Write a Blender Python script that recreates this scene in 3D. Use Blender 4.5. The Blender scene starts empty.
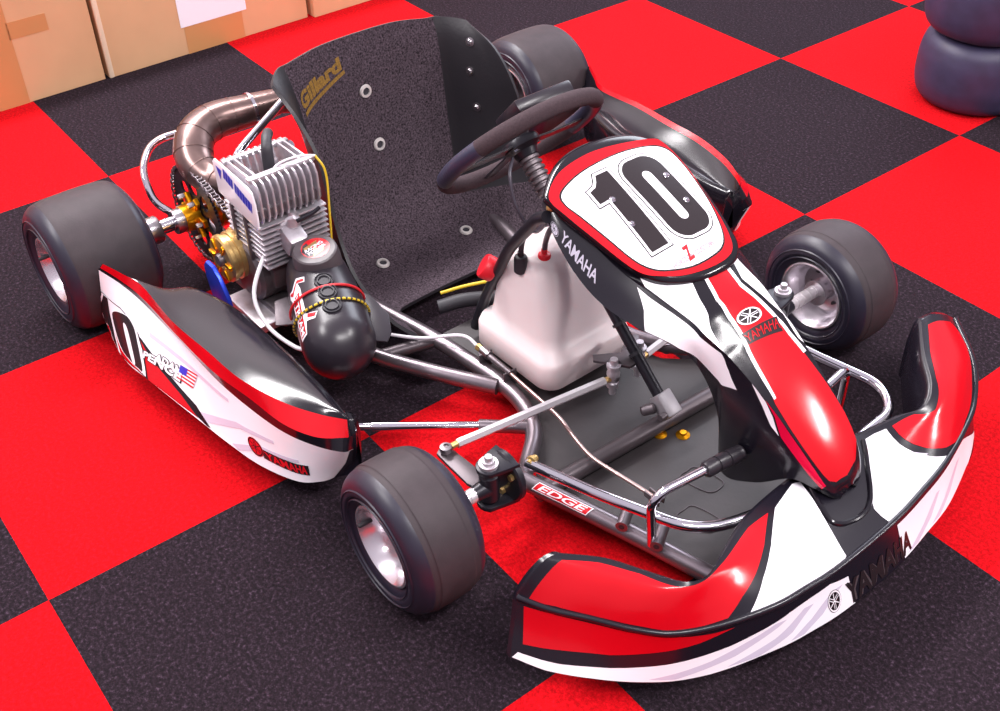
import bpy, bmesh, math, random
import numpy as np
from mathutils import Vector, Matrix
from mathutils.geometry import tessellate_polygon

scene = bpy.context.scene
col = scene.collection
random.seed(7)
PI = math.pi

# ------------------------------------------------------------------ camera
cam_data = bpy.data.cameras.new('camera')
cam_data.sensor_fit = 'HORIZONTAL'; cam_data.sensor_width = 36; cam_data.lens = 40.431
cam_data.clip_start = .05; cam_data.clip_end = 60
cam = bpy.data.objects.new('camera', cam_data); col.objects.link(cam)
cam.matrix_world = Matrix(((0.61270403, -0.494439, 0.61654185, 1.36027661),
                           (0.79018788, 0.39711313, -0.46680218, -0.72266379),
                           (-0.01403166, 0.77319547, 0.63401252, 1.43564738), (0, 0, 0, 1)))
scene.camera = cam

# ------------------------------------------------------------------ world, lamps, exposure
world = bpy.data.worlds.new('room_light'); scene.world = world; world.use_nodes = True
bg = world.node_tree.nodes['Background']
wn = world.node_tree.nodes; wl = world.node_tree.links
wc = wn.new('ShaderNodeTexCoord'); ws = wn.new('ShaderNodeSeparateXYZ'); wr = wn.new('ShaderNodeValToRGB')
wl.new(wc.outputs['Generated'], ws.inputs[0]); wl.new(ws.outputs['Z'], wr.inputs[0]); wl.new(wr.outputs[0], bg.inputs[0])
wr.color_ramp.elements[0].position = .0; wr.color_ramp.elements[0].color = (.22, .185, .225, 1)
wr.color_ramp.elements[1].position = .75; wr.color_ramp.elements[1].color = (.46, .415, .475, 1)
bg.inputs[1].default_value = 1.0
def area(name, loc, target, size, size_y, power, colr=(1, .96, .97)):
    l = bpy.data.lights.new(name, 'AREA'); l.shape = 'RECTANGLE'; l.size = size; l.size_y = size_y
    l.energy = power; l.color = colr
    o = bpy.data.objects.new(name, l); col.objects.link(o); o.location = loc
    o.rotation_euler = (Vector(target) - Vector(loc)).to_track_quat('-Z', 'Y').to_euler()
    return o
area('ceiling_lamp_rear', (-2.1, .3, 2.9), (-.2, .3, 0), 2.6, .3, 120)
area('ceiling_lamp_front', (1.9, -.3, 2.9), (.6, .1, 0), 1.8, .25, 50)
area('ceiling_lamp_far', (1.8, 1.5, 2.9), (.6, .4, 0), 1.0, .22, 35)
area('ceiling_lamp_distant', (4.3, 4.3, 2.9), (.6, .4, 0), 1.2, .3, 70)
area('ceiling_lamp_side', (-1.3, -1.9, 2.8), (.1, -.2, 0), 1.2, .3, 45)
area('window_light', (-1.2, 3.4, 2.0), (.2, .3, .2), 1.6, 1.4, 40, (.85, .9, 1))
scene.view_settings.view_transform = 'Standard'; scene.view_settings.look = 'None'
scene.view_settings.exposure = .6; scene.view_settings.gamma = 1
scene.view_settings.use_curve_mapping = False

# ------------------------------------------------------------------ measured outlines of the bodywork (metres, kart axes)
BUMP_B = [[1.259, -0.495, 0.045], [1.311, -0.467, 0.045], [1.361, -0.429, 0.045], [1.407, -0.384, 0.045], [1.446, -0.332, 0.045], [1.478, -0.262, 0.045], [1.502, -0.179, 0.045], [1.512, -0.118, 0.045], [1.519, -0.048, 0.045], [1.52, 0.081, 0.045], [1.508, 0.179, 0.045], [1.494, 0.259, 0.045], [1.465, 0.352, 0.045], [1.436, 0.425, 0.045], [1.355, 0.515, 0.05], [1.275, 0.55, 0.055]]
BUMP_R = [[1.232, -0.458, 0.13], [1.279, -0.436, 0.13], [1.327, -0.403, 0.13], [1.382, -0.367, 0.13], [1.423, -0.329, 0.13], [1.457, -0.263, 0.13], [1.482, -0.185, 0.13], [1.49, -0.128, 0.13], [1.496, -0.055, 0.13], [1.493, 0.085, 0.13], [1.482, 0.179, 0.13], [1.47, 0.251, 0.13], [1.447, 0.338, 0.13], [1.416, 0.419, 0.13], [1.36, 0.498, 0.142], [1.275, 0.566, 0.155]]
BUMP_T = [[1.248, -0.397, 0.195], [1.294, -0.356, 0.195], [1.346, -0.328, 0.195], [1.397, -0.3, 0.195], [1.412, -0.265, 0.192], [1.397, -0.212, 0.185], [1.368, -0.127, 0.175], [1.356, -0.044, 0.17], [1.354, 0.031, 0.168], [1.358, 0.14, 0.168], [1.367, 0.192, 0.17], [1.382, 0.242, 0.178], [1.397, 0.281, 0.187], [1.377, 0.326, 0.197], [1.325, 0.381, 0.2], [1.267, 0.452, 0.205]]
POD = [[[0.136, -0.619, 0.08], [0.146, -0.605, 0.196], [0.153, -0.603, 0.204], [0.161, -0.598, 0.215], [0.171, -0.584, 0.185]], [[0.255, -0.636, 0.06], [0.193, -0.586, 0.18], [0.2, -0.585, 0.19], [0.203, -0.58, 0.206], [0.219, -0.558, 0.182]], [[0.348, -0.628, 0.06], [0.253, -0.573, 0.164], [0.262, -0.572, 0.176], [0.25, -0.564, 0.196], [0.272, -0.53, 0.184]], [[0.502, -0.609, 0.06], [0.392, -0.566, 0.15], [0.408, -0.572, 0.17], [0.386, -0.57, 0.195], [0.318, -0.498, 0.198]], [[0.61, -0.595, 0.06], [0.529, -0.568, 0.15], [0.54, -0.57, 0.17], [0.51, -0.562, 0.195], [0.416, -0.471, 0.198]], [[0.688, -0.58, 0.06], [0.635, -0.561, 0.15], [0.637, -0.557, 0.17], [0.611, -0.555, 0.195], [0.528, -0.464, 0.198]], [[0.757, -0.553, 0.06], [0.728, -0.547, 0.15], [0.732, -0.546, 0.17], [0.71, -0.53, 0.195], [0.639, -0.463, 0.198]], [[0.783, -0.526, 0.06], [0.793, -0.523, 0.15], [0.794, -0.521, 0.17], [0.773, -0.501, 0.195], [0.732, -0.466, 0.198]], [[0.792, -0.497, 0.06], [0.833, -0.497, 0.15], [0.824, -0.488, 0.17], [0.809, -0.477, 0.195], [0.796, -0.472, 0.198]], [[0.808, -0.469, 0.09], [0.829, -0.475, 0.14], [0.826, -0.471, 0.165], [0.815, -0.466, 0.19], [0.802, -0.464, 0.198]]]
DECAL = {
 'bt_red_r': [(0.0209, 0.0158), (0.0233, 0.769), (0.0772, 0.871), (0.1416, 0.899), (0.2168, 0.8085), (0.2786, 0.8387), (0.3386, 0.8537), (0.3983, 0.8929), (0.441, 0.8539), (0.4123, 0.599), (0.3826, 0.4034), (0.358, 0.2526), (0.3372, 0.064), (0.2863, 0.0392), (0.2038, 0.0594), (0.1305, 0.0442), (0.0706, 0.0603)],
 'bt_blk_r': [(0.441, 0.8539), (0.4512, 0.8424), (0.4229, 0.561), (0.3929, 0.3641), (0.3631, 0.0528), (0.3397, 0.0182), (0.358, 0.2526), (0.3826, 0.4034), (0.4123, 0.599)],
 'bt_wht_r': [(0.4559, 0.8457), (0.5033, 0.9497), (0.5182, 0.9153), (0.5258, 0.6922), (0.5343, 0.4032), (0.5433, 0.0474), (0.5369, 0.0165), (0.4698, 0.0233), (0.4027, 0.027), (0.3654, 0.0331), (0.3931, 0.3314), (0.4247, 0.5549)],
 'bt_wht_l': [(0.6187, 0.9074), (0.6531, 0.9223), (0.6823, 0.9057), (0.679, 0.8251), (0.676, 0.7293), (0.676, 0.6183), (0.68, 0.5369), (0.6889, 0.4294), (0.7013, 0.331), (0.7143, 0.2368), (0.7317, 0.1296), (0.7513, 0.0021), (0.7289, 0.0163), (0.6961, 0.0128), (0.6602, 0.0158), (0.6283, 0.027), (0.5926, 0.0315), (0.5873, 0.1408), (0.5835, 0.2491), (0.5849, 0.3391), (0.5904, 0.4633), (0.5983, 0.6075), (0.6078, 0.7598)],
 'bt_blk_l': [(0.6746, 0.8483), (0.7, 0.8333), (0.6903, 0.571), (0.7062, 0.3882), (0.764, 0.0243), (0.7513, 0.0021), (0.7023, 0.2926), (0.6746, 0.5002)],
 'bt_red_l': [(0.6969, 0.905), (0.7238, 0.9222), (0.7559, 0.9276), (0.7735, 0.7862), (0.7926, 0.7398), (0.8225, 0.8105), (0.8799, 0.913), (0.9392, 0.903), (0.9853, 0.8643), (0.9873, 0.6266), (0.9884, 0.3068), (0.9771, 0.1018), (0.9583, 0.049), (0.9331, 0.0916), (0.8986, 0.1216), (0.8637, 0.0996), (0.8252, 0.084), (0.7814, 0.019), (0.7524, 0.1396), (0.7334, 0.2613), (0.7161, 0.372), (0.6988, 0.5171), (0.6922, 0.6219), (0.6909, 0.7264)],
 'sk_red': [(0.0149, 0.1064), (0.0666, 0.0643), (0.1336, 0.0835), (0.2078, 0.0772), (0.2732, 0.0872), (0.3194, 0.1423), (0.3455, 0.1334), (0.2992, 0.2853), (0.2408, 0.3924), (0.1631, 0.5644), (0.0856, 0.6365), (0.0199, 0.7216)],
 'sk_wht': [(0.0124, 0.8682), (0.0861, 0.8512), (0.1629, 0.7799), (0.255, 0.6382), (0.3373, 0.5177), (0.428, 0.3), (0.516, 0.2226), (0.5428, 0.3437), (0.5468, 1.0), (0.4625, 0.9874), (0.3717, 0.9632), (0.3071, 0.9848), (0.2221, 0.98), (0.1326, 0.9845), (0.062, 1.0), (0.0029, 0.9748)],
 'sk_wht2': [(0.6029, 0.1395), (0.6665, 0.1591), (0.7333, 0.1648), (0.7954, 0.1515), (0.8997, 0.9792), (0.8535, 0.7829), (0.8168, 0.9757), (0.74, 1.0), (0.6668, 0.9753), (0.6147, 0.9667)],
 'sk_txt': [(0.5386, 0.6072), (0.6212, 0.5861), (0.6155, 0.8518), (0.5401, 1.0)],
 'sk_logo': [(0.5164, 0.4154)],
 'nt_wht_l': [(0.2758, 0.0197), (0.2565, 0.0663), (0.3077, 0.4082), (0.3567, 0.2755), (0.4242, 0.1486), (0.5044, 0.0484), (0.5284, 0.0), (0.4264, 0.0015), (0.3358, 0.0112)],
 'nt_wht_s1': [(0.3222, 0.4914), (0.3259, 0.5211), (0.3769, 0.4183), (0.4797, 0.3792), (0.6034, 0.2889), (0.6611, 0.1959), (0.6937, 0.1375), (0.6939, 0.0964), (0.661, 0.1415), (0.6053, 0.2356), (0.4839, 0.3265), (0.3756, 0.3801)],
 'nt_red': [(0.3259, 0.5211), (0.3209, 0.7573), (0.3754, 0.6971), (0.4401, 0.7436), (0.5295, 0.7902), (0.6316, 0.8102), (0.6628, 0.8723), (0.7155, 0.9536), (0.7637, 1.0), (0.8337, 0.9957), (0.8865, 0.7997), (0.9187, 0.4469), (0.9074, 0.1201), (0.8858, 0.0172), (0.8596, 0.0054), (0.7936, 0.0189), (0.7357, 0.0387), (0.699, 0.0724), (0.6611, 0.1959), (0.6034, 0.2889), (0.4797, 0.3792), (0.3769, 0.4183)],
 'nt_wht_s2': [(0.3209, 0.7573), (0.3205, 0.8108), (0.3676, 0.7479), (0.4239, 0.7876), (0.5165, 0.8525), (0.6253, 0.874), (0.6609, 0.9361), (0.6623, 0.8535), (0.6316, 0.8102), (0.5295, 0.7902), (0.4401, 0.7436), (0.3754, 0.6971)],
 'nt_wht_r': [(0.3236, 0.8971), (0.3115, 1.0), (0.3113, 1.0), (0.3336, 1.0), (0.3695, 1.0), (0.4382, 1.0), (0.5326, 1.0), (0.6238, 1.0), (0.6492, 0.9958), (0.6393, 0.9462), (0.6156, 0.9532), (0.5352, 0.9922), (0.4828, 0.9146), (0.3926, 0.8318), (0.3598, 0.8055)],
 'nt_logo': [(0.4941, 0.5432)],
 'nt_txt': [(0.5421, 0.3235), (0.5453, 0.8405), (0.6088, 0.7601), (0.5974, 0.305)],
 'nl_wht': [(0.2657, 0.0881), (0.2967, 0.1475), (0.3429, 0.1425), (0.4433, 0.1773), (0.5327, 0.0544), (0.6046, 0.135), (0.6348, 0.2276), (0.5031, 0.628), (0.3916, 0.9753), (0.3256, 0.9856), (0.304, 0.5807)],
 'nl_wht2': [(0.6578, 0.0), (0.6667, 0.0), (0.6873, 0.0163), (0.7064, 0.0928), (0.7267, 0.2711), (0.7078, 0.2443), (0.6821, 0.104)],
 'nl_pink': [(0.6856, 0.0), (0.7184, 0.0), (0.771, 0.0371), (0.8319, 0.1343), (0.8888, 0.3017), (0.8803, 0.6808), (0.8064, 0.4865), (0.7306, 0.2541), (0.7097, 0.0608)],
 'nl_txt': [(0.0901, 0.5027), (0.193, 0.4929), (0.2, 0.7665), (0.093, 0.8233)],
 'nl_logo': [(0.0701, 0.8227)],
 'pl_white': [(0.903, -0.09), (0.892, -0.071), (0.882, -0.031), (0.878, 0.017), (0.879, 0.072), (0.888, 0.122), (0.904, 0.144), (0.933, 0.148), (0.977, 0.141), (1.024, 0.129), (1.068, 0.109), (1.088, 0.089), (1.095, 0.06), (1.095, 0.014), (1.083, -0.028), (1.068, -0.052), (1.042, -0.067), (0.993, -0.078), (0.945, -0.088), (0.919, -0.094)],
 'pl_red': [(0.891, -0.106), (0.872, -0.078), (0.86, -0.042), (0.855, 0.015), (0.862, 0.077), (0.875, 0.134), (0.891, 0.15), (0.942, 0.152), (1.002, 0.139), (1.054, 0.126), (1.093, 0.109), (1.108, 0.084), (1.11, 0.04), (1.102, -0.009), (1.087, -0.044), (1.069, -0.07), (1.038, -0.084), (0.979, -0.098), (0.932, -0.108), (0.907, -0.113)],
 'pl_1': [(0.897, -0.014), (0.897, 0.012), (1.048, 0.005), (1.049, -0.032), (0.943, -0.025), (0.944, -0.046), (0.919, -0.045), (0.915, -0.03), (0.908, -0.022)],
 'pl_0o': [(0.907, 0.039), (0.897, 0.062), (0.898, 0.089), (0.905, 0.105), (0.919, 0.111), (1.024, 0.105), (1.042, 0.103), (1.053, 0.091), (1.054, 0.07), (1.049, 0.042), (1.041, 0.03), (1.028, 0.027), (0.922, 0.029)],
 'pl_0i': [(0.926, 0.067), (0.923, 0.074), (0.927, 0.079), (1.017, 0.077), (1.026, 0.068), (1.024, 0.06), (1.019, 0.058), (0.931, 0.062)],
 'pl_bolts': [(0.946, -0.022), (0.995, -0.026), (0.947, 0.099), (0.999, 0.094)],
 'pl_txt': [(1.083, -0.019), (1.085, 0.079), (1.091, 0.073), (1.09, -0.021)],
 'pl_z': [(1.075, 0.027)],
 'po_red': [(0.2017, 0.473), (0.2375, 0.337), (0.2684, 0.2765), (0.3042, 0.1867), (0.3398, 0.0259), (0.2988, 0.012), (0.2658, 0.0084), (0.223, 0.0), (0.1469, 0.0392), (0.1206, 0.0345), (0.1568, 0.4729)],
 'po_line': [(0.1937, 0.4968), (0.2075, 0.4881), (0.2664, 0.3527), (0.3067, 0.2626), (0.3431, 0.1998), (0.3772, 0.0294), (0.3661, 0.0125), (0.3359, 0.0415), (0.3038, 0.1716), (0.2681, 0.262), (0.2373, 0.3276)],
 'po_10pan': [(0.0, 0.5001), (0.0004, 0.5828), (0.1069, 0.6735), (0.1606, 0.632), (0.1986, 0.5171), (0.2141, 0.3427), (0.221, 0.0), (0.1794, 0.0212), (0.1117, 0.0125), (0.0579, 0.0229), (0.0013, 0.0929)],
 'po_1': [(0.0, 0.3297), (0.0187, 0.5831), (0.0415, 0.6134), (0.0509, 0.3819), (0.075, 0.1175), (0.0912, 0.0188), (0.0655, 0.0254), (0.0371, 0.1228), (0.0114, 0.0389), (0.0, 0.1499)],
 'po_0o': [(0.0632, 0.4354), (0.0911, 0.5738), (0.1423, 0.6406), (0.1768, 0.5769), (0.1917, 0.4144), (0.2056, 0.082), (0.1876, 0.0604), (0.1479, 0.0851), (0.1102, 0.112), (0.0843, 0.2209)],
 'po_0i': [(0.1208, 0.4923), (0.1391, 0.4985), (0.1573, 0.3438), (0.175, 0.0983), (0.1616, 0.084), (0.138, 0.2812)],
 'po_adam': [(0.2552, 0.4744), (0.3234, 0.5991), (0.3132, 0.448), (0.2472, 0.3586)],
 'po_pence': [(0.2169, 0.3598), (0.3202, 0.519), (0.3079, 0.3459), (0.2095, 0.252)],
 'po_flag': [(0.32, 0.6277), (0.3754, 0.7356), (0.3452, 0.4279), (0.3027, 0.382)],
 'po_yam': [(0.5774, 0.3297), (0.7311, 0.4075), (0.7312, 0.2095), (0.5842, 0.2143)],
 'po_ylogo': [(0.5547, 0.3149)],
 'saddle': [(0.6187, 0.9074), (0.5992, 0.6388), (0.588, 0.4255), (0.5809, 0.3231), (0.5705, 0.2794), (0.5576, 0.299), (0.5456, 0.3552), (0.5379, 0.4414), (0.5318, 0.6252), (0.5286, 0.8435), (0.5251, 0.9851)],
 'seat_logo': [(0.2176, 0.325), (0.1373, 0.454), (0.0689, 0.4498), (0.1549, 0.3158)],
 'seat_wash': [(0.2071, 0.4875), (0.3498, 0.4934), (0.7019, 0.6234), (0.6871, 0.4059)],
 'seat_bolt': [(0.1187, 0.8782), (0.2198, 0.8456), (0.3209, 0.8447)],
}
def catmull(P, t):
    """P (n,...) control rows, t (m,) in [0,1] -> rows on a Catmull-Rom spline through P"""
    P = np.asarray(P, float); n = len(P)
    if n == 2:
        t = np.asarray(t)[(...,) + (None,) * (P.ndim - 1)]
        return P[0] * (1 - t) + P[1] * t
    E = np.concatenate([[2 * P[0] - P[1]], P, [2 * P[-1] - P[-2]]])
    s = np.clip(np.asarray(t, float), 0, 1) * (n - 1)
    i = np.minimum(s.astype(int), n - 2); f = (s - i)[(...,) + (None,) * (P.ndim - 1)]
    a, b, c, d = E[i], E[i + 1], E[i + 2], E[i + 3]
    return .5 * (2 * b + (c - a) * f + (2 * a - 5 * b + 4 * c - d) * f ** 2 + (3 * b - a - 3 * c + d) * f ** 3)

class Surf:
    def __init__(s, P): s.P = np.asarray(P, float)
    def grid(s, nu, nv):
        G = catmull(s.P, np.linspace(0, 1, nu))
        return np.swapaxes(catmull(np.swapaxes(G, 0, 1), np.linspace(0, 1, nv)), 0, 1)
    def ev(s, u, v):
        G = catmull(s.P, np.array([u]))[0]
        return catmull(G, np.array([v]))[0]
    def nrm(s, u, v):
        e = .004
        a = s.ev(min(1, u + e), v) - s.ev(max(0, u - e), v)
        b = s.ev(u, min(1, v + e)) - s.ev(u, max(0, v - e))
        n = np.cross(a, b); l = np.linalg.norm(n)
        return n / l if l > 1e-12 else np.array([0, 0, 1.])

def lerp(a, b, t): return np.asarray(a) * (1 - t) + np.asarray(b) * t

def bumper_surfaces():
    B, R, T = np.array(BUMP_B), np.array(BUMP_R), np.array(BUMP_T)
    up = np.array([0, 0, 1.])
    skirt = np.stack([R, lerp(R, B, .5) + (R - B) * [.12, .12, 0] * .5, B], 1)
    h = (T - R) * [1, 1, 0]
    m1 = R + h * .30 + up * ((T - R)[:, 2:] * .50)
    m2 = R + h * .66 + up * ((T - R)[:, 2:] * .90)
    top = np.stack([R, m1, m2, T], 1)
    out = h / np.linalg.norm(h, axis=1)[:, None]
    w1 = T + out * .010 - up * .008
    w2 = T + out * .018 - up * .05
    w3 = T + out * .014; w3[:, 2] = .075
    inner = np.stack([T, w1, w2, w3], 1)
    return Surf(skirt), Surf(top), Surf(inner)

# x, yc, hw(crease), z crease, hw(bottom), z bottom
NOSE = [(.87,.022,.105,.497,.122,.480),(.92,.022,.112,.478,.140,.452),(.98,.022,.110,.452,.148,.416),(1.04,.022,.103,.428,.145,.388),
 (1.10,.024,.088,.406,.132,.372),(1.16,.029,.079,.387,.105,.350),(1.185,.030,.076,.375,.075,.305),(1.215,.034,.071,.358,.058,.22),
 (1.235,.037,.069,.346,.057,.105),(1.30,.042,.062,.300,.060,.128),(1.36,.047,.055,.248,.060,.180),(1.395,.050,.046,.213,.050,.178),(1.418,.050,.030,.184,.034,.165),(1.426,.050,.012,.168,.014,.155)]
def nose_surfaces():
    top, lf, rt = [], [], []
    for x, yc, hw, zc, hb, zb in NOSE:
        k = .010 if x > 1.0 else .004
        top.append([(x, yc - hw, zc), (x, yc - hw * .55, zc + k * .75), (x, yc, zc + k), (x, yc + hw * .55, zc + k * .75), (x, yc + hw, zc)])
        for s, l in ((-1, lf), (1, rt)):
            l.append([(x, yc + s * hw, zc), (x - .001, yc + s * (hw * .68 + hb * .32 + .006), zc * .62 + zb * .38), (x - .002, yc + s * hb, zb)])
    return Surf(top), Surf(lf), Surf(rt)

def plate_z(x): return .527 - .41 * (x - .85)
PLATE = [(.885,-.106),(.85,-.055),(.835,.005),(.84,.074),(.86,.125),(.898,.150),(.976,.152),(1.065,.134),(1.101,.118),(1.119,.082),(1.118,.02),(1.097,-.037),(1.062,-.068),(1.01,-.086),(.946,-.101),(.907,-.108)]
PC = (.985, .026)

def pod_surfaces():
    P = np.array(POD)
    return Surf(P[:, 0:2]), Surf(P[:, 1:3]), Surf(P[:, 2:4]), Surf(P[:, 3:5])

# seat: centre x, z, y, half width, wing edge x, z, half width
SEAT = [(.125,.470,.045,.188,.180,.464,.238),(.138,.42,.050,.184,.262,.425,.242),(.150,.33,.055,.178,.318,.36,.242),(.168,.22,.058,.172,.350,.27,.248),(.200,.12,.050,.172,.385,.195,.245),
        (.265,.062,.040,.172,.430,.148,.240),(.35,.042,.035,.172,.490,.115,.232),(.42,.040,.032,.168,.545,.095,.222),(.455,.046,.030,.155,.585,.080,.200)]
def seat_surface():
    rows = []
    for k, (x, z, yc, h, ex, ez, eh) in enumerate(SEAT):
        r = []; ar = .016 if k == 0 else .004 if k == 1 else 0
        for s in (-1, 1):
            c = np.array([x, yc + s * h, z]); e = np.array([ex, yc + s * eh, ez]); q = np.array([x, yc + s * h * .90, z])
            w = [e, lerp(c, e, .72) + [0, s * .006, 0], lerp(c, e, .35) + [0, s * .006, 0], lerp(c, e, .08), q, np.array([x - .006, yc + s * h * .5, z - .002 + ar * .8])]
            r = r + w + [np.array([x - .010, yc, z - .004 + ar])] if s < 0 else r + w[::-1]
        rows.append(r)
    return Surf(rows)
# ------------------------------------------------------------------ materials
def lin(c):
    return tuple(((v / 255 + .055) / 1.055) ** 2.4 if v > 10 else v / 255 / 12.92 for v in c) + (1,)
MATS = {}
def mat(name, rgb, rough=.5, metal=0., coat=0., noise=None, bump=None, spec=.5, aniso=0., trans=0., sss=0.):
    """noise=(scale, amount): mottled base colour; bump=(scale, strength)"""
    m = bpy.data.materials.new(name); m.use_nodes = True
    nt = m.node_tree; b = nt.nodes['Principled BSDF']
    b.inputs['Base Color'].default_value = lin(rgb); b.inputs['Roughness'].default_value = rough
    b.inputs['Metallic'].default_value = metal; b.inputs['Coat Weight'].default_value = coat
    b.inputs['Coat Roughness'].default_value = .04; b.inputs['Specular IOR Level'].default_value = spec
    tc = nt.nodes.new('ShaderNodeTexCoord')
    if noise:
        n = nt.nodes.new('ShaderNodeTexNoise'); n.inputs['Scale'].default_value = noise[0]; n.inputs['Detail'].default_value = 3
        nt.links.new(tc.outputs['Object'], n.inputs['Vector'])
        r = nt.nodes.new('ShaderNodeValToRGB'); a = noise[1]
        base = lin(rgb)
        r.color_ramp.elements[0].position = .3; r.color_ramp.elements[1].position = .7
        r.color_ramp.elements[0].color = tuple(v * (1 - a) for v in base[:3]) + (1,)
        r.color_ramp.elements[1].color = tuple(min(1, v * (1 + a)) for v in base[:3]) + (1,)
        nt.links.new(n.outputs['Fac'], r.inputs[0]); nt.links.new(r.outputs[0], b.inputs['Base Color'])
    if bump:
        n = nt.nodes.new('ShaderNodeTexNoise'); n.inputs['Scale'].default_value = bump[0]; n.inputs['Detail'].default_value = 2
        nt.links.new(tc.outputs['Object'], n.inputs['Vector'])
        k = nt.nodes.new('ShaderNodeBump'); k.inputs['Strength'].default_value = bump[1]; k.inputs['Distance'].default_value = .002
        nt.links.new(n.outputs['Fac'], k.inputs['Height']); nt.links.new(k.outputs[0], b.inputs['Normal'])
    if sss:
        b.inputs['Subsurface Weight'].default_value = sss; b.inputs['Subsurface Radius'].default_value = (.03, .02, .02)
    if trans: b.inputs['Transmission Weight'].default_value = trans
    MATS[name] = m
    return m
mat('gloss_black', (20, 17, 24), .14)
mat('body_black', (22, 19, 28), .24)
mat('gloss_red', (192, 5, 22), .17)
mat('gloss_pink_red', (206, 8, 56), .2)
mat('gloss_white', (240, 236, 242), .2)
mat('print_grey', (204, 196, 214), .22)
mat('print_black', (34, 26, 29), .25)
mat('print_red', (205, 15, 30), .3, coat=.4)
mat('print_blue', (45, 50, 190), .3, coat=.4)
mat('print_silver', (190, 185, 200), .3, .4)
mat('tyre_tread', (52, 43, 47), .62, noise=(40, .12), bump=(300, .12), spec=.35)
mat('tyre_wall', (35, 32, 46), .42, noise=(30, .1), spec=.5)
mat('polished_alu', (214, 208, 212), .3, .55)
mat('rim_alloy', (226, 220, 226), .26, .82, bump=(20, .02))
mat('chrome', (225, 222, 230), .1, 1.)
mat('steel', (170, 164, 168), .3, 1., noise=(50, .08))
mat('frame_grey', (128, 118, 124), .34, .85, noise=(30, .08))
mat('frame_dark', (88, 80, 84), .4, .6)
mat('cast_alu', (196, 190, 196), .42, .75, noise=(80, .12))
mat('cast_dark', (104, 96, 100), .45, .7, noise=(60, .15))
mat('exhaust_steel', (128, 106, 102), .3, .9, noise=(18, .2))
mat('gold', (232, 160, 24), .28, .9)
mat('brass', (206, 172, 112), .35, .85)
mat('anodised_blue', (44, 70, 205), .3, .6)
mat('plastic_black', (38, 34, 40), .36, noise=(40, .08))
mat('print_rose', (214, 150, 158), .25)
mat('lid_grey', (74, 66, 70), .4)
mat('block_alu', (150, 145, 150), .4, .3)
mat('rod_copper', (176, 150, 146), .3, .8)
mat('alu_bright', (214, 208, 204), .35, .4)
mat('plastic_satin', (38, 33, 40), .3)
mat('rubber', (42, 40, 46), .55)
mat('cast_black', (34, 32, 40), .35, .3, noise=(60, .2))
mat('suede', (62, 50, 54), .9, noise=(250, .15), bump=(400, .3), spec=.2)
mat('leather_blue', (44, 44, 64), .38, bump=(200, .15))
mat('seat_carpet', (66, 56, 63), .95, noise=(260, .8), bump=(300, .8), spec=.15)
mat('seat_shell', (30, 27, 32), .5, bump=(150, .2))
mat('tray_black', (52, 47, 49), .5, noise=(15, .08), bump=(120, .1))
mat('tank_plastic', (232, 216, 216), .36, sss=.35, noise=(4, .03))
mat('cap_red', (225, 30, 45), .4)
mat('wire_red', (200, 30, 40), .4)
mat('wire_yellow', (215, 180, 40), .4)
mat('hose_white', (225, 220, 226), .35)
mat('hose_grey', (70, 66, 76), .4)
mat('gold_print', (122, 90, 30), .8, noise=(300, .35))
mat('cardboard', (212, 166, 126), .8, noise=(6, .05), spec=.2)
mat('cardboard_edge', (232, 206, 178), .85)
mat('packing_tape', (200, 142, 92), .35, coat=.15, noise=(5, .05))
mat('paper', (244, 242, 250), .7)

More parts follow.
